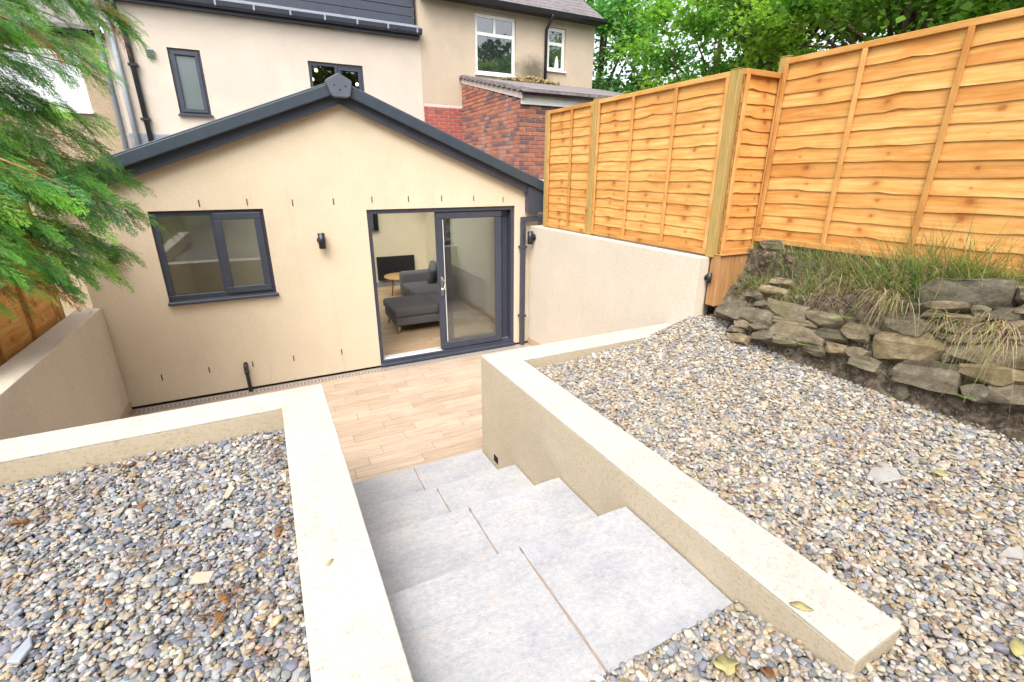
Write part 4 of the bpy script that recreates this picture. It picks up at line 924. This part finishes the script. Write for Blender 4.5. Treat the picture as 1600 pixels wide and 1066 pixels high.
prism('eaves_lead', [(HY-0.20, 5.365), (HY+0.12, 5.50), (HY+0.12, 5.47), (HY-0.20, 5.345)], 'x', -2.92, 2.53, 'lead', hs_)
dm = box('dormer', -2.2, 2.44, HY+0.14, HY+3, 5.45, 8.0, 'anthracite', hs_)
for k in range(10): box('cladding_board', -2.21, 2.46, HY+0.105+0.004*(k % 2), HY+0.139, 5.48+k*0.16, 5.48+k*0.16+0.152, 'anthracite', dm, 0.004)
vt = box('wall_vent', -2.375, -2.255, HY-0.06, HY-0.001, 4.42, 4.54, 'grey_pipe', hs_, 0.01)
for k in range(3): box('vent_slat', -2.365, -2.265, HY-0.066, HY-0.061, 4.44+k*0.03, 4.455+k*0.03, 'anthracite', vt)
pp = tube('downpipe', [(-2.66, HY-0.16, 5.26), (-2.66, HY-0.15, 5.12), (-2.62, HY-0.06, 4.86), (-2.60, HY-0.05, 4.7), (-2.575, HY-0.05, 2.4)], 0.042, 'black_plastic', hs_, 12)
for z in (4.25, 3.4): box('pipe_clip', -2.66, -2.52, HY-0.10, HY-0.002, z, z+0.04, 'black_plastic', pp)
tube('downpipe', [(-2.80, HY-0.05, 5.2), (-2.78, HY-0.05, 2.4)], 0.04, 'grey_pipe', hs_, 12)
prism('lead_flashing', [(HY-0.02, 2.5), (HY-0.02, 3.17), (HY-0.003, 3.19), (HY-0.003, 2.5)], 'x', -2.89, -1.3, 'lead', hs_)
# --- right neighbour
nb = thing('neighbour_house', (4.8, 6.5, 0), 'weathered buff rendered house with white windows and slate roof', 'house')
wall_holes('wall', 2.532, 7.03, 4.0, 6.02, HY+0.001, HY+0.35, [(3.80, 4.825, 4.685, 5.885), (5.68, 6.19, 4.915, 5.83)], 'render_old', nb)
box('brick_core', 2.532, 7.02, HY+0.016, HY+0.34, -0.3, 3.998, 'mortar', nb)
box('side_wall', 6.68, 7.03, HY+0.352, 9.5, -0.3, 6.02, 'render_old', nb)
pl = box('brick_plinth', 2.54, 3.45, HY+0.002, HY+0.0155, 2.5, 3.998, 'mortar', nb)
bricks(pl, 2.545, 3.44, 2.60, 3.985, lambda u: (u, HY+0.0005), 0, 'brick_red')
upvc(nb, 3.805, 4.82, 4.69, 5.88, HY+0.05, 'white_upvc', 'pane_dark', 0.07, bars=((3.875, 4.75, 5.46, 5.53), (4.27, 4.33, 5.53, 5.81)))
w4 = upvc(nb, 5.685, 6.185, 4.92, 5.825, HY+0.05, 'white_upvc', 'pane_dark', 0.07, bars=((5.755, 6.115, 5.46, 5.53),))
# small ornament standing in the narrow window
tube('ornament', [(5.97, HY+0.045, 4.99), (5.97, HY+0.045, 5.0), (5.97, HY+0.045, 5.10), (5.97, HY+0.045, 5.22), (5.97, HY+0.045, 5.25)], [0.05, 0.05, 0.045, 0.02, 0.004], 'white_upvc', w4, 10)
bm = bmesh.new()
for k in range(16):
    y0 = HY-0.28+k*0.19; z0 = 6.05+k*0.125; n = Vector((0, -0.55, 0.83))
    vsb = [bm.verts.new((x, yy, zz)) for x in (2.5, 7.16) for (yy, zz) in ((y0, z0+0.012), (y0+0.24, z0+0.16), (y0+0.24, z0+0.14), (y0, z0-0.012))]
    for q in ((0, 1, 2, 3), (7, 6, 5, 4), (0, 4, 5, 1), (1, 5, 6, 2), (2, 6, 7, 3), (3, 7, 4, 0)): bm.faces.new([vsb[i] for i in q])
bmesh.ops.recalc_face_normals(bm, faces=list(bm.faces)); rf = from_bm('roof', bm, 'slate', nb)
prism('gutter', [(HY-0.36, 6.06), (HY-0.345, 6.0), (HY-0.30, 5.97), (HY-0.25, 6.0), (HY-0.24, 6.06)], 'x', 2.53, 7.15, 'black_plastic', nb)
box('fascia', 2.54, 7.14, HY-0.235, HY-0.0, 5.99, 6.06, 'black_plastic', nb)
tube('downpipe', [(5.62, HY-0.30, 6.0), (5.62, HY-0.28, 5.94), (5.60, HY-0.06, 5.72), (5.60, HY-0.05, 4.62)], 0.036, 'black_plastic', nb, 12)
tube('down_spout', [(5.60, HY-0.05, 4.64), (5.60, HY-0.05, 4.57)], 0.045, 'lead', nb, 12)
# --- brick outbuilding of the neighbour
ob = thing('brick_outbuilding', (5.2, 3.6, 0), 'red brick lean-to with white fascia against the neighbour house', 'outbuilding')
OX, OY, OX1 = 3.447, 2.172, 6.9
prism('core', [(OY+0.015, -0.3), (OY+0.015, 3.78), (HY-0.001, 4.46), (HY-0.001, -0.3)], 'x', OX+0.015, OX1, 'mortar', ob)
sl = (4.46-3.80)/(HY-OY)
bw = box('side_brickwork', OX+0.008, OX+0.0145, OY+0.02, HY-0.002, 2.2, 3.80, 'mortar', ob)
nb1 = bricks(bw, OY+0.0, HY-0.01, 2.53, 4.42, lambda u: (OX+0.006, u), R(-90), 'brick', skip=lambda u, z: z+0.065 > 3.82+sl*(u-OY))
fwk = box('front_brickwork', OX+0.02, OX1-0.01, OY+0.008, OY+0.0145, 2.2, 3.72, 'mortar', ob)
bricks(fwk, OX, 4.9, 2.455, 3.70, lambda u: (u, OY+0.006), 0, 'brick')
prism('roof', [(OY-0.20, 3.90), (OY-0.20, 3.945), (HY-0.002, 4.61), (HY-0.002, 4.565)], 'x', OX-0.05, 7.3, 'slate', ob)
bm = bmesh.new()
for k in range(14):
    f0 = k/14; ya = OY-0.18+f0*(HY-OY+0.17); za = 3.90+f0*0.66; bbox(bm, OX-0.07, OX+0.10, ya, ya+0.195, za+0.02, za+0.075, 0.004)
from_bm('verge_tiles', bm, 'slate', ob)
prism('verge_mortar', [(OY-0.1, 3.80), (OY-0.1, 3.90), (HY-0.003, 4.56), (HY-0.003, 4.46)], 'x', OX-0.02, OX+0.012, 'mortar', ob)
box('fascia', OX+0.01, 7.2, OY-0.05, OY-0.02, 3.72, 3.875, 'white_upvc', ob, 0.003)
prism('gutter', [(OY-0.18, 3.955), (OY-0.17, 3.89), (OY-0.125, 3.86), (OY-0.08, 3.88), (OY-0.055, 3.955)], 'x', OX+0.0, 7.3, 'black_plastic', ob)
bm = bmesh.new()
for k in range(260):
    x = random.gauss(5.1, 0.32); bmesh.ops.create_icosphere(bm, subdivisions=1, radius=random.uniform(0.015, 0.045), matrix=Matrix.Translation((x, HY-0.09+random.gauss(0, 0.03), 4.61+random.uniform(-0.02, 0.10)*max(0, 1-abs(x-5.2)))))
from_bm('moss_clump', bm, 'moss', ob, True)
# --- left neighbour
ln = thing('neighbour_house', (-5.5, 6.5, 0), 'pebbledashed house with white window, mostly hidden behind the conifer', 'house')
wall_holes('wall', -9.0, -2.905, -0.3, 4.72, HY+0.04, HY+0.4, [(-4.55, -3.33, 3.50, 4.44)], 'pebbledash', ln)
upvc(ln, -4.545, -3.335, 3.505, 4.435, HY+0.08, 'white_upvc', 'curtain', 0.09, bars=((-4.0, -3.92, 3.595, 4.345),))
prism('gutter', [(HY-0.16, 4.75), (HY-0.15, 4.68), (HY-0.10, 4.65), (HY-0.04, 4.68), (HY-0.03, 4.75)], 'x', -9, -2.93, 'black_plastic', ln)
box('fascia', -9, -2.93, HY-0.028, HY+0.039, 4.62, 4.76, 'black_plastic', ln)
prism('roof', [(HY-0.2, 4.76), (HY+4, 7.2), (HY+4, 7.1), (HY-0.2, 4.70)], 'x', -9, -2.92, 'slate', ln)
tube('downpipe', [(-2.985, HY-0.1, 4.68), (-2.985, HY-0.02, 4.5), (-2.975, HY-0.02, 2.0)], 0.036, 'grey_pipe', ln, 12)
qn = box('brick_quoin', -2.945, -2.906, HY+0.012, HY+0.038, 2.4, 4.6, 'mortar', ln)

# ================================================================== TREES
def tree(name, base, H, crown, nclump, nleaf, leafsize, cols, label, group, seed, trunk_r=0.14, flat=0.9):
    rg = np.random.default_rng(seed); th = thing(name, base, label, 'tree', group)
    b = Vector(base); c = Vector(crown[0]); rad = crown[1]
    bm = bmesh.new(); pts = [b, b+(c-b)*0.35+Vector((rg.normal(0, .1), rg.normal(0, .1), 0)), c+Vector((0, 0, -0.2*rad)), c+Vector((0, 0, 0.7*rad))]
    tube_bm(bm, pts, [trunk_r, trunk_r*0.8, trunk_r*0.5, 0.02], 10); from_bm('trunk', bm, 'bark', th, True)
    cl = []
    bm = bmesh.new()
    for k in range(nclump):
        d = rg.normal(size=3); d /= np.linalg.norm(d); rr = rad*rg.uniform(0.35, 1.0)
        q = np.array(c)+d*rr*np.array((1, 1, flat)); cl.append(q)
        if k % 2 == 0:
            s = pts[1].lerp(pts[2], rg.random()); m_ = s.lerp(Vector(q), 0.5)+Vector((0, 0, 0.15)); tube_bm(bm, [s, m_, Vector(q)], [trunk_r*0.28, trunk_r*0.15, 0.006], 6)
    from_bm('limbs', bm, 'bark', th, True)
    n = nleaf; ci = rg.integers(0, nclump, n); cs = rg.uniform(0.22, 0.42, nclump)*rad*0.62
    ctr = np.array(cl)[ci]+rg.normal(size=(n, 3))*cs[ci][:, None]*np.array((1, 1, 0.55))*0.6
    nrm = rg.normal(size=(n, 3))*0.55+np.array((0, 0, 0.9)); nrm /= np.linalg.norm(nrm, axis=1)[:, None]
    a = rg.normal(size=(n, 3)); a[:, 2] -= 0.5; a -= nrm*(a*nrm).sum(1)[:, None]; a /= np.linalg.norm(a, axis=1)[:, None]; b2 = np.cross(nrm, a)
    L = leafsize*rg.uniform(0.6, 1.25, n)[:, None]
    shape = [(-0.5, 0, 0), (-0.15, 0.42, 0.06), (0.1, 0.30, 0.04), (0.5, 0, -0.10), (0.1, -0.30, 0.04), (-0.15, -0.42, 0.06)]
    V = np.concatenate([(ctr+a*L*s[0]+b2*L*s[1]+nrm*L*s[2])[:, None, :] for s in shape], 1).reshape(-1, 3)
    base_i = np.arange(n)*6; F = np.concatenate([np.stack([base_i, base_i+5, base_i+4, base_i+3], 1), np.stack([base_i, base_i+3, base_i+2, base_i+1], 1)], 0)
    me = bpy.data.meshes.new('crown'); me.vertices.add(len(V)); me.vertices.foreach_set('co', V.astype(np.float32).ravel())
    me.loops.add(F.size); me.loops.foreach_set('vertex_index', F.astype(np.int32).ravel()); me.polygons.add(len(F)); me.polygons.foreach_set('loop_start', (np.arange(len(F))*4).astype(np.int32)); me.update(calc_edges=True); me.validate()
    cc = np.array(cols)[rg.integers(0, len(cols), nclump)][ci]*np.exp(rg.normal(0, 0.22, n))[:, None]
    ca = me.color_attributes.new('lc', 'FLOAT_COLOR', 'POINT'); ca.data.foreach_set('color', np.concatenate([np.repeat(cc, 6, 0), np.ones((n*6, 1))], 1).astype(np.float32).ravel())
    me.materials.append(M['leaf']); put(bpy.data.objects.new('crown', me), th); return th
G1 = [(0.11, 0.25, 0.035), (0.16, 0.33, 0.045), (0.23, 0.38, 0.055), (0.085, 0.20, 0.045)]
G2 = [(0.08, 0.22, 0.06), (0.11, 0.28, 0.07), (0.065, 0.17, 0.055), (0.15, 0.31, 0.07)]
G3 = [(0.18, 0.29, 0.04), (0.24, 0.34, 0.05), (0.13, 0.25, 0.04)]
gt_ = 'leafy trees beyond the fence'
tree('broadleaf_tree', (9.6, 8.2, -0.4), 8, ((9.6, 8.2, 6.0), 2.9), 46, 16000, 0.13, G2, 'tall blue-green tree rising right beside the neighbour house', gt_, 1, 0.2)
tree('broadleaf_tree', (9.2, 3.0, -0.4), 8, ((9.2, 3.0, 5.2), 2.3), 44, 15000, 0.115, G1, 'rounded green tree behind the white-fascia outbuilding', gt_, 2)
tree('broadleaf_tree', (7.0, -0.4, 1.88), 6, ((7.0, -0.4, 4.9), 1.9), 42, 15000, 0.095, G1+G3, 'yellow-green tree above the corner of the fence', gt_, 3)
tree('broadleaf_tree', (6.0, -2.6, 1.88), 6, ((6.0, -2.6, 4.6), 1.65), 40, 15000, 0.085, G1+G3, 'dense mid green tree above the middle of the large fence panel', gt_, 4)
tree('broadleaf_tree', (5.6, -4.5, 1.9), 6, ((5.6, -4.5, 4.6), 1.55), 40, 15000, 0.085, G2+G1+G3, 'dark green tree above the right end of the large fence panel', gt_, 5)
tree('broadleaf_tree', (11.5, -2.0, 1.88), 8, ((11.5, -2.0, 6.0), 3.0), 46, 14000, 0.14, G2, 'tall dark tree further back behind the dense fence trees', gt_, 6, 0.2)
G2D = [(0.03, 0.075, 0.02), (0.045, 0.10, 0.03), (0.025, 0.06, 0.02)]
# trees behind the photographer, seen only as reflections in the panes
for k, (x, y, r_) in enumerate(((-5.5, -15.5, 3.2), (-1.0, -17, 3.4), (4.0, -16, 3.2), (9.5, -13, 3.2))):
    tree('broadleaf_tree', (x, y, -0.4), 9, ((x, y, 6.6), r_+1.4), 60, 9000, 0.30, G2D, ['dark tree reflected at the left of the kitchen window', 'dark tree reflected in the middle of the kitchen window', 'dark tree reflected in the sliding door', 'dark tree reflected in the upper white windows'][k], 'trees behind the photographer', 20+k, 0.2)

# ---- conifer at the left
def conifer():
    rg = np.random.default_rng(99)
    th = thing('conifer_tree', (-3.75, -1.9, 0.6), 'feathery green conifer leaning in from the left over the boundary wall', 'tree')
    tr = [Vector((-3.75, -1.9, 0.2)), Vector((-3.7, -1.9, 1.6)), Vector((-3.65, -1.85, 3.0)), Vector((-3.6, -1.8, 5.2))]
    bm = bmesh.new(); tube_bm(bm, tr, [0.13, 0.11, 0.08, 0.02], 10); from_bm('trunk', bm, 'bark', th, True)
    # frond prototypes in local XY (axis +X), a few variants
    protos = []
    for v_ in range(5):
        V = []; F = []; C = []
        L = 0.26
        def strip(p, q, wd, cl, lift=0.0):
            d = q-p; l = np.linalg.norm(d); s = np.array((-d[1], d[0], 0))/max(l, 1e-6)*wd; m_ = p+d*0.45
            i = len(V); V.extend([p, m_+s, q, m_-s]); F.append((i, i+1, i+2, i+3)); C.extend([cl]*4)
        nst = 10
        strip(np.array((0, 0, 0.)), np.array((L, 0, -0.02)), 0.0016, 2)
        for k in range(nst):
            f = (k+0.6)/nst; bx = np.array((L*f, 0, -0.02*f*f)); l1 = 0.125*(1-f)**0.75*(0.55+0.45*min(1, f*5))*rg.uniform(0.7, 1.25)+0.016
            for sg in (-1, 1):
                an = R(rg.uniform(20, 36))*sg; d = np.array((math.cos(an), math.sin(an), rg.normal(-0.08, 0.28)))
                tip = bx+d*l1; strip(bx, tip, 0.0014, 1)
                m = max(2, int(l1/0.0125))
                for j in range(m):
                    g = (j+0.5)/m; q = bx+d*l1*g; l2 = 0.034*(1-g*0.65)*rg.uniform(0.6, 1.3)
                    for s2 in (-1, 1):
                        a2 = an+R(rg.uniform(14, 32))*s2; strip(q, q+np.array((math.cos(a2), math.sin(a2), rg.normal(-0.1, 0.35)))*l2, 0.0028, 0)
        protos.append((np.array(V), np.array(F), np.array(C)))
    # branches: start off to the left, ends where the picture shows the tips (with their own depth)
    br = []
    def B(sx, sy, ex, ey, ya, yb, sag=0.10): br.append((at(sx, sy, 1, ya), at(ex, ey, 1, yb), sag))
    for a in [(-160, -60, 215, 20, -1.9, -1.5), (-160, -20, 240, 40, -1.9, -1.4), (-160, 0, 150, 45, -1.8, -1.3), (-150, 20, 175, 95, -2.0, -1.7), (-160, 30, 110, 60, -2.1, -1.9), (-160, 70, 175, 115, -1.9, -1.5, 0.06), (-150, 90, 40, 110, -2.0, -1.8),
              (-160, 110, 60, 170, -1.9, -1.6), (-150, 130, 170, 185, -1.8, -1.3, 0.05), (-160, 150, 140, 175, -1.9, -1.5), (-150, 180, 165, 225, -2.0, -1.5, 0.05), (-160, 200, 120, 240, -1.9, -1.5),
              (-150, 220, 225, 275, -1.8, -1.2, 0.05), (-150, 235, 180, 290, -1.9, -1.5), (-150, 255, 235, 330, -2.0, -1.5, 0.05), (-160, 265, 130, 300, -2.1, -1.9), (-150, 290, 190, 335, -1.9, -1.4), (-150, 300, 100, 350, -2.0, -1.8), (-150, 320, 170, 375, -1.8, -1.4),
              (-150, 330, 220, 395, -1.9, -1.4, 0.06), (-150, 345, 200, 430, -1.9, -1.5, 0.06), (-150, 350, 80, 400, -2.1, -1.9), (-150, 370, 140, 455, -2.0, -1.7, 0.06), (-150, 385, 105, 425, -2.0, -1.8), (-150, 400, 35, 430, -2.0, -1.9), (-150, 410, 15, 470, -2.0, -1.9), (-160, 40, 20, 30, -1.7, -1.4), (-160, 280, 30, 290, -1.7, -1.4), (-160, 160, 30, 230, -1.7, -1.4)]: B(*a)
    # the rest of the crown, out of frame to the left
    for k in range(26):
        z = 2.1+2.8*k/26; an = rg.uniform(1.7, 5.6); Lb = 1.25*(1-(z-0.9)/6.5); s = np.array((-3.68, -1.88, z)); br.append((s, s+np.array((math.cos(an)*Lb, math.sin(an)*Lb, -0.25)), 0.1))
    VV = []; FF = []; CC = []; off = 0
    palG = np.array([(0.11, 0.30, 0.075), (0.155, 0.37, 0.08), (0.085, 0.24, 0.075), (0.20, 0.41, 0.09), (0.08, 0.225, 0.11)])
    bmw = bmesh.new()
    for bi, (s, e, sag) in enumerate(br):
        s = np.array(s); e = np.array(e); e = e-(e-s)/np.linalg.norm(e-s)*(0.13 if bi < 29 else 0); Lb = np.linalg.norm(e-s); n = int(Lb/0.026)
        pts = []
        # limb joins the trunk
        tp = np.array((-3.67, -1.87, min(4.9, max(0.8, s[2]+0.25))))
        path = [tp]+[s+(e-s)*f+np.array((0, 0, sag*math.sin(math.pi*f))) for f in np.linspace(0.15, 0.96, 7)]
        tube_bm(bmw, path, [0.017, 0.012, 0.009, 0.008, 0.006, 0.005, 0.004, 0.002], 5)
        tone = rg.uniform(0.75, 1.2)
        for k in range(n):
            f = 0.08+0.92*(k+rg.random())/n; p = s+(e-s)*f+np.array((0, 0, sag*math.sin(math.pi*f)))+rg.normal(size=3)*np.array((0.03, 0.09, 0.035))
            main = (e-s)/Lb; d = main*rg.uniform(0.6, 1.0)+np.array((rg.normal(0.15, 0.16), rg.normal(0, 0.28), rg.normal(-0.46, 0.2))); d /= np.linalg.norm(d)
            upv = np.array((rg.normal(-0.1, 0.35), rg.normal(-0.45, 0.35), 0.85)); upv -= d*(upv@d); upv /= np.linalg.norm(upv); sd = np.cross(upv, d)
            V, F, C = protos[rg.integers(0, 5)]; sc = rg.uniform(0.55, 1.05)*(1.0 if f < 0.9 else 0.8)
            bend = -0.9*V[:, 0:1]**2*np.array((0, 0, 1.0))
            W_ = (p+sc*(V[:, 0:1]*d+V[:, 1:2]*sd+V[:, 2:3]*upv))+bend*sc
            VV.append(W_); FF.append(F+off); off += len(V)
            col = palG[rg.integers(0, 5)]*tone*math.exp(rg.normal(0, 0.18)); 
            if rg.random() < 0.03: col = np.array((0.22, 0.10, 0.04))
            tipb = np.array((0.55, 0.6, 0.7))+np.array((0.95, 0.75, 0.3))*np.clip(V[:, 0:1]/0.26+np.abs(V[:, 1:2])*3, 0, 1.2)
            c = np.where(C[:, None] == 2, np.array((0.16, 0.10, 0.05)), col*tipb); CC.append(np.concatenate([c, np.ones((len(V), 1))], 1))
    # one bare reddish branch
    p0 = at(-20, 240, 1, -2.2); p1 = at(55, 270, 1, -2.15); p2 = at(100, 290, 1, -2.1); p3 = at(120, 310, 1, -2.1)
    tube('bare_branch', [p0, p1, p2, p3], [0.007, 0.006, 0.005, 0.002], 'twig', th, 8)
    from_bm('branches', bmw, 'twig', th, True)
    V = np.concatenate(VV); F = np.concatenate(FF); C = np.concatenate(CC)
    me = bpy.data.meshes.new('foliage'); me.vertices.add(len(V)); me.vertices.foreach_set('co', V.astype(np.float32).ravel()); me.loops.add(F.size); me.loops.foreach_set('vertex_index', F.astype(np.int32).ravel())
    me.polygons.add(len(F)); me.polygons.foreach_set('loop_start', (np.arange(len(F))*4).astype(np.int32)); me.update(calc_edges=True)
    ca = me.color_attributes.new('lc', 'FLOAT_COLOR', 'POINT'); ca.data.foreach_set('color', C.astype(np.float32).ravel()); me.materials.append(M['frond'])
    put(bpy.data.objects.new('foliage', me), th); print('conifer faces', len(F))
conifer()

# ================================================================== SMALL THINGS ON THE BEDS
M['dead_leaf'] = surf('dead_leaf', [(0.3, (0.13, 0.055, 0.02)), (0.7, (0.27, 0.135, 0.05))], 30, bscale=60, bstr=0.4)
M['yellow_leaf'] = surf('yellow_leaf', [(0.3, (0.27, 0.23, 0.09)), (0.7, (0.42, 0.38, 0.17))], 30, bscale=60, bstr=0.4)
M['chip_tile'] = surf('chip_tile', [(0.3, (0.40, 0.31, 0.23)), (0.7, (0.48, 0.39, 0.30))], 9, bscale=80, bstr=0.2)
M['pale_stone'] = surf('pale_stone', [(0.3, (0.27, 0.26, 0.24)), (0.7, (0.37, 0.355, 0.33))], 14, bscale=60, bstr=0.3)
M['grey_stone'] = surf('grey_stone', [(0.3, (0.24, 0.27, 0.31)), (0.7, (0.34, 0.37, 0.41))], 9, bscale=60, bstr=0.3)
def hit(px, py, f):
    z = 1.0
    for _ in range(12): p = at(px, py, 2, z); z = f(p[0], p[1])
    return at(px, py, 2, z)
def flat_chip(name, pxs, f, lift, th_, mat, label, cat):
    pts = [hit(x, y, lambda a, b_: f(a, b_)+lift) for x, y in pxs]; bm = bmesh.new()
    tilt = random.uniform(-0.08, 0.08); c = sum(p[0] for p in pts)/len(pts)
    A = [bm.verts.new((p[0], p[1], p[2]+tilt*(p[0]-c))) for p in pts]; B_ = [bm.verts.new((p[0], p[1], p[2]+tilt*(p[0]-c)-th_)) for p in pts]; n = len(A)
    bm.faces.new(A); bm.faces.new(B_[::-1])
    for i in range(n): bm.faces.new((A[i], B_[i], B_[(i+1) % n], A[(i+1) % n]))
    bmesh.ops.recalc_face_normals(bm, faces=list(bm.faces)); bmesh.ops.bevel(bm, geom=list(bm.edges), offset=th_*0.2, segments=1, affect='EDGES')
    tag(from_bm(name, bm, mat), label, cat)
flat_chip('tile_offcut', [(294, 912), (306, 894), (335, 891), (327, 908)], zl, 0.026, 0.010, 'chip_tile', 'squarish beige tile offcut lying on the left gravel bed', 'tile piece')
flat_chip('tile_offcut', [(347, 777), (360, 756), (367, 762), (357, 776)], zl, 0.026, 0.009, 'chip_tile', 'narrow beige tile offcut near the back of the left bed', 'tile piece')
flat_chip('stone_chip', [(345, 820), (356, 809), (366, 814), (365, 823)], zl, 0.030, 0.014, 'pale_stone', 'white angular stone chip on the left gravel bed', 'stone')
flat_chip('stone_chip', [(8, 1034), (38, 1000), (48, 990), (50, 1008), (30, 1034)], zl, 0.030, 0.016, 'grey_stone', 'long blue-grey flat stone at the bottom left corner', 'stone')
flat_chip('stone_chip', [(1355, 744), (1362, 730), (1400, 732), (1410, 748), (1385, 752)], zr, 0.026, 0.010, 'pale_stone', 'pale broken flake on the right gravel bed', 'stone')
flat_chip('stone_chip', [(1560, 866), (1575, 854), (1600, 858), (1600, 872)], zr, 0.030, 0.012, 'pale_stone', 'pale flat stone at the right edge of the picture', 'stone')
def leaf_obj(px, py, f, lift, L, rz, mat, label, curl=0.25, lobes=0):
    c = hit(px, py, lambda a, b_: f(a, b_)+lift); V = []; F = []; n = 14; ring = []
    for k in range(n):
        a = 2*math.pi*k/n; r_ = 0.5*L*(random.uniform(0.85, 1.1) if not lobes else (0.7+0.3*abs(math.cos(a*lobes/2)))*random.uniform(0.7, 1.15)); x, y = r_*math.cos(a), r_*math.sin(a)*(0.42 if not lobes else 0.9)
        V.append((x, y, curl*L*(abs(y)/L*1.2)**1.2+0.06*L*math.sin(a*3)))
    V.append((0, 0, 0)); F = [(k, (k+1) % n, n) for k in range(n)]; V2 = [(v[0], v[1], v[2]-0.0012) for v in V]; F += [(b_+n+1, a+n+1, c_+n+1) for a, b_, c_ in F[:n]]
    F += [(k, k+n+1, (k+1) % n+n+1, (k+1) % n) for k in range(n)]
    o = pyd('fallen_leaf', V+V2, F, mat, None, True); o.location = c; o.rotation_euler = (random.gauss(0, .15), random.gauss(0, .15), rz); tag(o, label, 'leaf', 'fallen leaves')
LIT = [(25, 815, .07), (50, 820, .05), (345, 965, .06), (330, 945, .07), (360, 935, .05), (425, 715, .05), (435, 830, .05), (440, 690, .04), (170, 940, .06), (215, 870, .05), (300, 720, .05), (150, 760, .08), (200, 728, .05), (90, 790, .09), (270, 800, .06), (400, 880, .06), (420, 1000, .06), (60, 900, .08), (1470, 800, .08), (1510, 870, .09), (1330, 700, .09), (1400, 650, .10), (1540, 960, .08), (1290, 560, .06), (1350, 580, .08)]
def ltip(k):
    x, y, sp = LIT[k % len(LIT)]; f = zl if x < 600 else zr
    p = hit(x, y, lambda u, v: f(u, v)+0.014); X, Y = p[0]+random.gauss(0, sp), p[1]+random.gauss(0, sp*0.8)
    if x < 600: X = min(X, -1.09); Y = min(Y, -3.22)
    a = random.random()*6.28; c = random.choice([(0.20, 0.075, 0.03), (0.28, 0.12, 0.045), (0.13, 0.06, 0.03), (0.33, 0.19, 0.08)])
    return Vector((X, Y, f(X, Y)+random.uniform(0.024, 0.036))), Vector((math.cos(a), math.sin(a), random.uniform(-0.05, 0.2))), random.uniform(0.015, 0.06), random.uniform(0.0014, 0.0042), c, 0.1
random.seed(77); blades('needle_litter', 900, ltip, 'grass', 'rusty brown conifer needles and bark bits strewn over the gravel', 'litter')
capz = lambda a, b_: PZ
leaf_obj(1252, 948, capz, 0.004, 0.075, 2.3, 'yellow_leaf', 'slim yellow leaf on the top of the right planter wall')
leaf_obj(515, 879, capz, 0.004, 0.035, 0.8, 'yellow_leaf', 'small yellow leaf on the top of the left planter wall')
leaf_obj(1135, 1040, zr, 0.028, 0.105, 0.4, 'yellow_leaf', 'large curled dry leaf on the gravel at the bottom edge', 0.5, 5)
leaf_obj(1200, 1052, zr, 0.028, 0.07, 1.4, 'dead_leaf', 'brown leaf beside the large curled dry leaf', 0.5)
leaf_obj(1187, 737, zr, 0.028, 0.05, 0.5, 'yellow_leaf', 'olive leaf on the right bed close to the planter wall', 0.4)
leaf_obj(1470, 740, zr, 0.028, 0.09, 2.6, 'yellow_leaf', 'pale yellow leaf in the middle of the right bed', 0.3)
leaf_obj(1590, 1012, zr, 0.03, 0.09, 0.2, 'yellow_leaf', 'bright yellow leaf at the lower right edge', 0.3)
leaf_obj(1480, 885, zr, 0.028, 0.04, 1.0, 'dead_leaf', 'rusty leaf on the right bed, lower right', 0.4)
leaf_obj(1312, 565, zr, 0.02, 0.05, 1.0, 'dead_leaf', 'rusty leaf at the foot of the stone wall', 0.4)
leaf_obj(222, 790, zl, 0.026, 0.06, 0.9, 'dead_leaf', 'orange brown leaf in the middle of the left bed', 0.3)
leaf_obj(30, 815, zl, 0.026, 0.07, 0.1, 'dead_leaf', 'rusty leaf at the left edge of the left bed', 0.2)
leaf_obj(345, 965, zl, 0.026, 0.06, 0.9, 'dead_leaf', 'crumpled brown leaf right of the beige tile offcut', 0.5, 5)
leaf_obj(350, 935, zl, 0.028, 0.06, 2.2, 'dead_leaf', 'brown leaf above the crumpled one by the tile offcut', 0.5)
leaf_obj(200, 728, zl, 0.024, 0.06, 0.3, 'dead_leaf', 'dark brown bark strip against the back of the left planter', 0.2)
leaf_obj(435, 830, zl, 0.028, 0.06, 1.2, 'dead_leaf', 'red brown leaf against the right side of the left planter', 0.4)
leaf_obj(170, 940, zl, 0.028, 0.05, 2.0, 'dead_leaf', 'tan leaf left of the beige tile offcut', 0.4)
random.seed(5)
TW_ = [(1265, 820, 1268, 800), (1330, 885, 1340, 915), (1410, 870, 1420, 885), (1450, 790, 1510, 800), (1300, 860, 1335, 890), (240, 860, 300, 850), (120, 720, 160, 735), (1180, 690, 1215, 700), (330, 990, 360, 940), (1455, 965, 1480, 975)]
for k, (a, b_, c, d) in enumerate(TW_):
    f = zl if a < 600 else zr; p = hit(a, b_, lambda u, v: f(u, v)+0.03); q = hit(c, d, lambda u, v: f(u, v)+0.03); m_ = (p+q)/2+np.array((0.006, 0.004, 0.006))
    tag(tube('twig', [p, m_, q], [0.003, 0.0026, 0.0015], 'twig', None, 6), ['thin reddish twig beside the right planter wall', 'curved twig on the right bed below the planter middle', 'short red twig right of the curved one', 'brown stick in the centre right of the gravel', 'twig running to the curved twig', 'pale stick across the left bed', 'thin twig at the back of the left bed', 'twig near the middle of the right bed', 'twig by the crumpled leaf on the left bed', 'short twig right of the planter wall end'][k], 'twig', 'twigs on the gravel')
